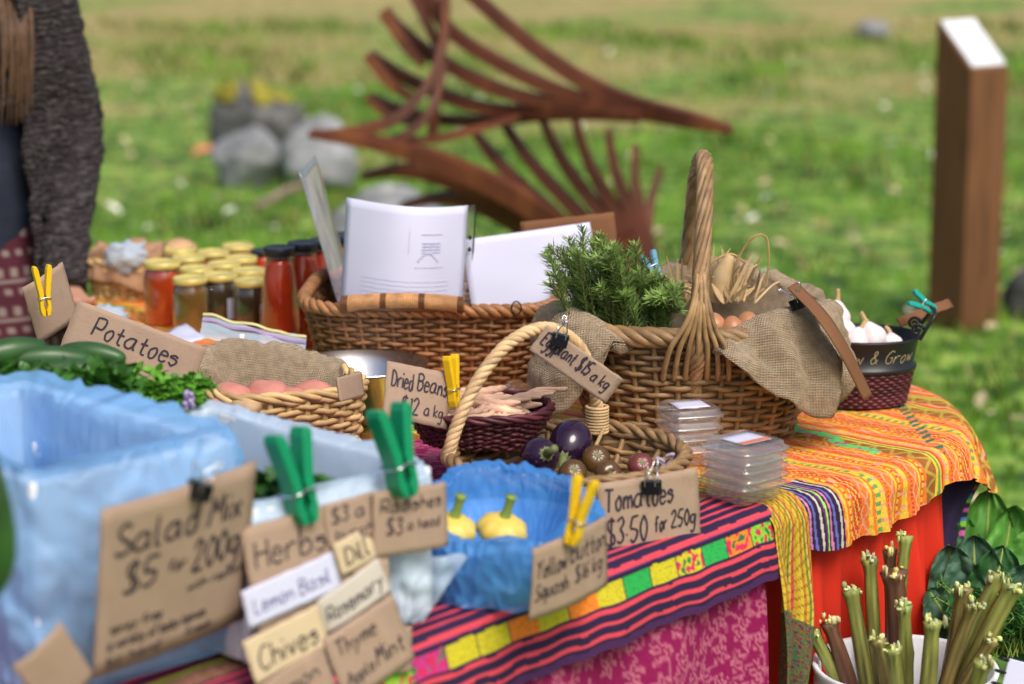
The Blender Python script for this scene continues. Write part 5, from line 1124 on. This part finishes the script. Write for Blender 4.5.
# ------------------------------------------------------------------ leafy greens beside the table
LEA = mat('chard_leaf', (1, 1, 1), .55, .3, 24, .6, 40, attr=True, transl=.2)
lc = Vector((D(975, 600, 3.62).x, 3.62, .17))
t = thing('plastic_tub', 'dark green tub holding the leafy greens beside the table', 'tub', (lc.x + .02, lc.y, 0)); g = G(); g.lathe([(.85, 0), (1, .30), (1.03, .305), (.98, .30), (.82, .01), (.1, .01)], 40, a=.15, b=.12); g.build('tub_body', mat('dark_green_tub', (.012, .05, .03), .5), t)
def bigleaf(px, py, Y, tx, ty, tY, W, c, label, facing=(0, -1, .35), ruff=.26):
    """leaf blade from a base point to a tip, with midrib and ruffled edge"""
    p0, p1 = D(px, py, Y), D(tx, ty, tY); ax = p1 - p0; L_ = ax.length; ax.normalize(); x = ax.cross(Vector(facing)).normalized(); nn = x.cross(ax); t = thing('leafy_green', label, 'leaf', p0)
    wf = lambda j: (sin(pi * (.06 + .94 * j) ** .75) ** .5 if j < 1 else 0) * W
    def fn(i, j):
        s_ = (i - .5) * 2; e = abs(s_); return ax * (L_ * j) + x * (s_ * wf(j)) + nn * (.5 * W * e * e * (.5 + nz(px, tx)) + .25 * L_ * (j - .3) * j * -.5 + ruff * W * (e ** 1.5) * (nz(j * 7 + px, s_ * 2) + .6 * nz(j * 15, s_ * 3 + px)) + .10 * W * abs(sin(j * 20 + e * 5)) * e)
    g = G(); g.grid(22, 30, fn, colfn=lambda i, j: tuple(k * (.85 + .3 * (nz(i * 6, j * 9 + px) + .5)) * (1.35 if abs(((j * 8 - abs(i - .5) * 5) % 1)) < .10 else 1) for k in c)); g.build('blade', LEA, t)
    g = G(); g.tube([fn(.5, k / 10) - nn * .001 for k in range(11)], [.006, .0015], 7); g.build('midrib', SQS, t)
DK, MD, BL = (.022, .10, .024), (.085, .27, .035), (.05, .13, .075)
for tx, ty, tY, W_, c_, lb in ((938, 505, 3.72, 0.05, DK, 'dark leaf closest to the red cloth'), (958, 512, 3.8, 0.055, MD, 'bright leaf behind the dark one by the red cloth'), (990, 490, 3.78, 0.06, MD, 'tallest bright ruffled leaf in the tub'), (1016, 505, 3.76, 0.055, MD, 'bright leaf next to the tallest towards the picture edge'), (1044, 525, 3.7, 0.055, MD, 'bright leaf spreading past the picture edge'), (948, 545, 3.62, 0.05, BL, 'bluish leaf low beside the red cloth'), (974, 535, 3.62, 0.055, BL, 'bluish ruffled leaf in the middle of the tub'), (1004, 545, 3.6, 0.05, DK, 'dark leaf in the middle below the tallest one'), (1036, 565, 3.56, 0.05, BL, 'bluish leaf low at the picture edge'), (930, 588, 3.55, 0.042, BL, 'small bluish leaf hanging behind the slanted rhubarb'), (962, 585, 3.55, 0.045, DK, 'small dark leaf just above the rhubarb tips'), (1046, 600, 3.52, 0.045, DK, 'lowest dark leaf by the feathery greens')):
    bigleaf(978 + (tx - 985) * .25, 650, tY - .05, tx, ty, tY, W_, c_, lb, (rn.uniform(-.5, .5), -1, rn.uniform(.0, .9)), rn.uniform(.35, .6))
t = thing('carrot_tops', 'feathery green carrot tops in front of the broad leaves', 'herbs', D(1012, 650, 3.46)); sprigs(t, 110, .06, .04, .10, .016, 41, tone=(.7, .95, 1.3), W=.0016)
bx = D(1016, 690, 3.18); t = thing('ring_notebook', 'white notebook with black spiral binding beside the rhubarb bucket', 'notebook', bx, R(-20)); t.rotation_euler = (R(62), R(8), R(-22))
g = G(); g.box((.02, .0, 0), (.08, .08, .012), bev=.002); g.build('pages', PAPER, t, smooth=False)
for k in range(5):
    g = G(); g.tube([Vector((-.026 + .008 * cos(a_), -.035 + k * .018, .004 + .011 * sin(a_))) for a_ in [2 * pi * e / 12 for e in range(12)]], .0014, 5, closed=True); g.build('ring', BLACKM, t)
t = thing('wooden_crate', 'upturned wooden crate under the notebook by the bucket', 'crate', (bx.x + .13, bx.y + .0, 0)); g = G()
for k in range(4):
    for y in (-.12, .12): g.box((0, y, .05 + .1 * k), (.22, .012, .07))
    for x in (-.112, .112): g.box((x, 0, .05 + .1 * k), (.012, .226, .07))
g.box((0, 0, .408), (.24, .256, .014)); g.build('slats', TBW, t, smooth=False)

# ------------------------------------------------------------------ person at the end of the table
PX = Vector((-1.12, 4.93, 0)); PR = R(25)
def remesh(g, name, m, parent, vox, smooth=6, disp=None):
    me = bpy.data.meshes.new(name); me.from_pydata(g.v, [], g.f); o = bpy.data.objects.new(name, me); SC.collection.objects.link(o)
    a = o.modifiers.new('r', 'REMESH'); a.mode = 'VOXEL'; a.voxel_size = vox
    c = o.modifiers.new('s', 'SMOOTH'); c.iterations = smooth; c.factor = .5
    dg = bpy.context.evaluated_depsgraph_get(); dg.update(); m2 = bpy.data.meshes.new_from_object(o.evaluated_get(dg))
    bpy.data.objects.remove(o); o = bpy.data.objects.new(name, m2); SC.collection.objects.link(o); m2.materials.clear(); m2.materials.append(m)
    if disp:
        cn = [(v.co.copy(), v.normal.copy()) for v in m2.vertices]; fl_ = []
        for c_, n_ in cn: fl_ += list(c_ + disp(c_, n_))
        m2.vertices.foreach_set('co', fl_); m2.update()
    m2.polygons.foreach_set('use_smooth', [True] * len(m2.polygons)); o.parent = parent; return o
t = thing('person', 'person in dark knitted cardigan and blue top standing behind the far table end', 'person', PX, PR)
def limb(g, P, r, n=14):
    g.tube(catmull(P, 6), r, n)
    g.ell(P[0], r[0], nu=14, nv=8); g.ell(P[-1], r[-1], nu=14, nv=8)
EL, WR = (.215, -.03, 1.06), (.13, -.24, .775); ER, WRR = (-.262, .02, 1.06), (-.25, -.10, .82)
g = G()
g.tube(catmull([(0, 0, .86), (0, 0, .98), (0, .0, 1.12), (0, -.005, 1.26), (0, .005, 1.37), (0, .01, 1.42)], 5), [.145, .16, .128, .15, .135, .06], 24, sx=1.0)
limb(g, [(0, .01, 1.40), (0, .0, 1.50)], [.058, .055]); g.ell((0, -.005, 1.575), (.075, .093, .112), nu=24, nv=18)
g.ell((0, -.035, 1.515), (.052, .062, .055)); g.tube([(0, -.092, 1.59), (0, -.112, 1.555), (0, -.095, 1.548)], [.009, .014, .01], 10)
for s in (1, -1):
    g.ell((s * .077, .005, 1.57), (.012, .022, .03)); limb(g, [(s * .085, .01, .92), (s * .09, -.01, .50)], [.088, .056]); limb(g, [(s * .09, -.01, .50), (s * .09, .01, .09)], [.056, .038]); limb(g, [(s * .09, .03, .045), (s * .095, -.15, .035)], [.042, .034])
    limb(g, [(s * .08, .01, 1.375), (s * .165, .01, 1.365)], [.058, .055])
def arm(sh, el, wr, s, hd, th_side):
    limb(g, [sh, el], [.045, .034]); limb(g, [el, wr], [.034, .025]); wr = Vector(wr); d = Vector(hd).normalized(); side = Vector((1, 0, 0)) * s; side = (side - d * side.dot(d)).normalized(); up_ = side.cross(d) * s
    for k in (-1.5, -.5, .5, 1.5): limb(g, [wr - d * .005 + side * (k * .012), wr + d * .085 + side * (k * .0185)], [.016, .0115], 10)
    for k, Lf in ((-1.5, .060), (-.5, .072), (.5, .078), (1.5, .070)):
        b_ = wr + d * .085 + side * (k * .0185); limb(g, [b_, b_ + d * Lf * .45 + side * k * .002 - up_ * .004, b_ + d * Lf * .8 - up_ * .018, b_ + d * Lf * .92 - up_ * .030], [.0105, .0098, .009, .008], 9)
    b_ = wr + d * .025 - side * .022 * th_side; limb(g, [b_, b_ + d * .03 - side * .026 * th_side - up_ * .006, b_ + d * .058 - side * .030 * th_side - up_ * .014], [.014, .011, .009], 9)
arm((.165, .01, 1.365), EL, WR, 1, (-.05, -.98, -.16), 1); arm((-.165, .01, 1.365), ER, WRR, -1, (.1, -.5, -.8), 1)
remesh(g, 'body', SKIN, t, .0055, 4)
# clothes
SHIRT = mat('blue_top', (.012, .018, .035), .8, .25, 30)
JEAN = mat('dark_trousers', (.02, .025, .045), .85, .2, 60); KNIT = mat('charcoal_knit', (.024, .019, .022), .95, .85, 130, 1.0, 110)
patina(KNIT, (.10, .088, .088), 45, .5, .68, (1, 1, 2.6))
nk = KNIT.node_tree.nodes; lk = KNIT.node_tree.links; wv = nk.new('ShaderNodeTexWave'); wv.bands_direction = 'Z'; wv.inputs['Scale'].default_value = 26; wv.inputs['Distortion'].default_value = 9; wv.inputs['Detail'].default_value = 3
tcn = nk.new('ShaderNodeTexCoord'); lk.new(tcn.outputs['Object'], wv.inputs[0]); bpn = nk.new('ShaderNodeBump'); bpn.inputs['Strength'].default_value = .6; bpn.inputs['Distance'].default_value = .008; lk.new(wv.outputs['Fac'], bpn.inputs['Height'])
ob = [x for x in nk if x.type == 'BUMP' and x != bpn][0]; lk.new(ob.outputs[0], bpn.inputs['Normal']); lk.new(bpn.outputs[0], nk['Principled BSDF'].inputs['Normal'])
g = G(); g.tube(catmull([(0, 0, .80), (0, 0, .98), (0, -.004, 1.12), (0, -.008, 1.26), (0, .0, 1.36), (0, .008, 1.405)], 5), [.172, .172, .142, .163, .148, .075], 28)
for s in (1, -1): limb(g, [(s * .08, .01, 1.372), (s * .17, .01, 1.362)], [.066, .064])
remesh(g, 'shirt', SHIRT, t, .008, 6)
g = G()
TRIM = mat('pale_blue_print', (.12, .26, .42), .8, .2)
for r_, z in enumerate((1.205, 1.185, 1.16, 1.145, 1.30)):
    for k in range(22):
        a_ = R(-150 + k * 5.4); rr = .166 + (.004 if z > 1.25 else -.004)
        p = Vector((rr * cos(a_), rr * sin(a_) - .008, z + .004 * (k % 2)))
        g.box(p, (.010, .003, .006 if r_ % 2 else .003), Matrix.Rotation(a_ + pi / 2, 3, 'Z'))
g.build('shirt_print', TRIM, t, smooth=False)
SKIRTM = mat('maroon_print', (1, 1, 1), .85, .1, attr=True); g = G()
def sk(i, j):
    a_ = 2 * pi * i; k = .165 + .05 * j + .010 * sin(a_ * 9) * j; return Vector((k * 1.1 * cos(a_), k * sin(a_), lerp(.90, .36, j)))
g.grid(160, 90, sk, cu=True, colfn=lambda i, j: (.26, .20, .19) if (abs(((j * 14) % 1) - .5) < .2 and (int(i * 80) + int(j * 14)) % 2) or abs(((j * 7) % 1) - .5) < .03 else (.075, .012, .025)); g.build('skirt', SKIRTM, t, solid=.003)
g = G()
for s in (1, -1): limb(g, [(s * .09, -.005, .55), (s * .092, .01, .10)], [.066, .052])
remesh(g, 'leggings', JEAN, t, .008, 4)
g = G()
for s in (1, -1): limb(g, [(s * .09, .035, .05), (s * .095, -.06, .045), (s * .097, -.17, .038)], [.052, .05, .042])
remesh(g, 'shoes', BLACKM, t, .008, 4)
g = G()
def cardi(i, j):
    a_ = lerp(R(-70), R(250), i); z = lerp(1.425, .74, j); k = .178 + .012 * sm((1.2 - z) / .4) - .085 * sm((z - 1.34) / .09) + .010 * sin(a_ * 7 + z * 5) * sm((1.35 - z) / .2); e = min(i, 1 - i)
    return Vector((k * 1.10 * cos(a_), k * .95 * sin(a_) - .004 - .012 * sm(1 - e / .05), z)) + Vector((cos(a_), sin(a_), 0)) * .012 * sm(1 - e / .035)
g.grid(150, 70, cardi); panel = g
def thick(g, th):
    n0 = len(g.v); c = [Vector((0, 0, v.z)) for v in g.v]; off = [(v - c_).normalized() * th for v, c_ in zip(g.v, c)]; g2 = G(); g2.v = g.v + [v + o_ for v, o_ in zip(g.v, off)]; nv1 = 71; nu1 = 151
    f = list(g.f) + [tuple(i + n0 for i in q[::-1]) for q in g.f]; 
    for i in range(nu1 - 1):
        for e in (0, nv1 - 1): a, b_ = i * nv1 + e, (i + 1) * nv1 + e; f.append((a, b_, b_ + n0, a + n0))
    for j in range(nv1 - 1):
        for e in (0, nu1 - 1): a, b_ = e * nv1 + j, e * nv1 + j + 1; f.append((a, b_, b_ + n0, a + n0))
    g2.f = f; g2.c = [(1, 1, 1)] * len(g2.v); return g2
g = thick(panel, .012)
KD = lambda co, no: no * (.010 * nz(co.x * 9, co.y * 9, co.z * 14) + .006 * nz(co.x * 30, co.y * 30, co.z * 60) + .004 * nz(co.x * 90, co.y * 90, co.z * 110))
remesh(g, 'cardigan', KNIT, t, .007, 3, KD)
for s, el, wr in ((1, EL, WR), (-1, ER, WRR)):
    g = G(); g.tube(catmull([(s * .10, .01, 1.385), (s * .172, .008, 1.352), Vector((s * .172, .008, 1.352)).lerp(Vector(el), .55) + Vector((s * .012, 0, 0)), Vector(el) + Vector((s * .012, .01, -.0)), Vector(el).lerp(Vector(wr), .55) + Vector((0, 0, -.004)), Vector(el).lerp(Vector(wr), 1.0)], 8), [.058, .064, .058, .057, .052, .050], 20)
    remesh(g, 'cardigan_sleeve', KNIT, t, .007, 3, KD)
HAIR = mat('light_brown_hair', (.11, .06, .034), .6, .3, 60, .3, 200); g = G(); rn = random.Random(77)
g.ell((0, .012, 1.60), (.088, .100, .105), nu=20, nv=12)
for k in range(46):
    a_ = rn.uniform(R(-15), R(195)); r0 = .086; p = Vector((r0 * cos(a_), .012 + r0 * sin(a_), rn.uniform(1.56, 1.66))); en = rn.uniform(1.05, 1.25)
    g.tube(catmull([(p.x * .6, p.y * .6, 1.68), p, (p.x * 1.15 + rn.uniform(-.01, .01), p.y * 1.15, 1.46), (p.x * 1.5, p.y * 1.5 + .03, 1.34), (p.x * 1.6 + rn.uniform(-.02, .02), p.y * 1.5 + .08, en)], 6), [.009, .008, .008, .007, .004], 7)
for k in range(64):                                   # locks falling over the front of the cardigan
    s = 1 if k < 44 else -1; x = s * (.030 + .0014 * (k % 44) + rn.uniform(-.006, .006)); zz = rn.uniform(1.10, 1.24)
    g.tube(catmull([(s * .06, -.02, 1.66), (s * .088, -.02, 1.56), (x + s * .02, -.085, 1.42), (x + s * .012, -.185 - .004 * (k % 3), 1.30), (x + rn.uniform(-.01, .01), -.192 - .004 * (k % 3), zz)], 7), [.005, .0045, .004, .0032, .0012], 6)
g.build('hair', HAIR, t)
EYE = mat('eye_white', (.75, .73, .7), .2); g = G()
for s in (1, -1): g.ell((s * .03, -.083, 1.582), (.013, .008, .009))
g.build('eyes', EYE, t); g = G()
for s in (1, -1): g.ell((s * .03, -.0905, 1.582), (.006, .002, .006))
g.build('irises', mat('brown_iris', (.05, .025, .012), .2), t); g = G(); g.ell((0, -.094, 1.522), (.024, .006, .006)); g.build('lips', mat('lip_skin', (.42, .15, .12), .5), t)
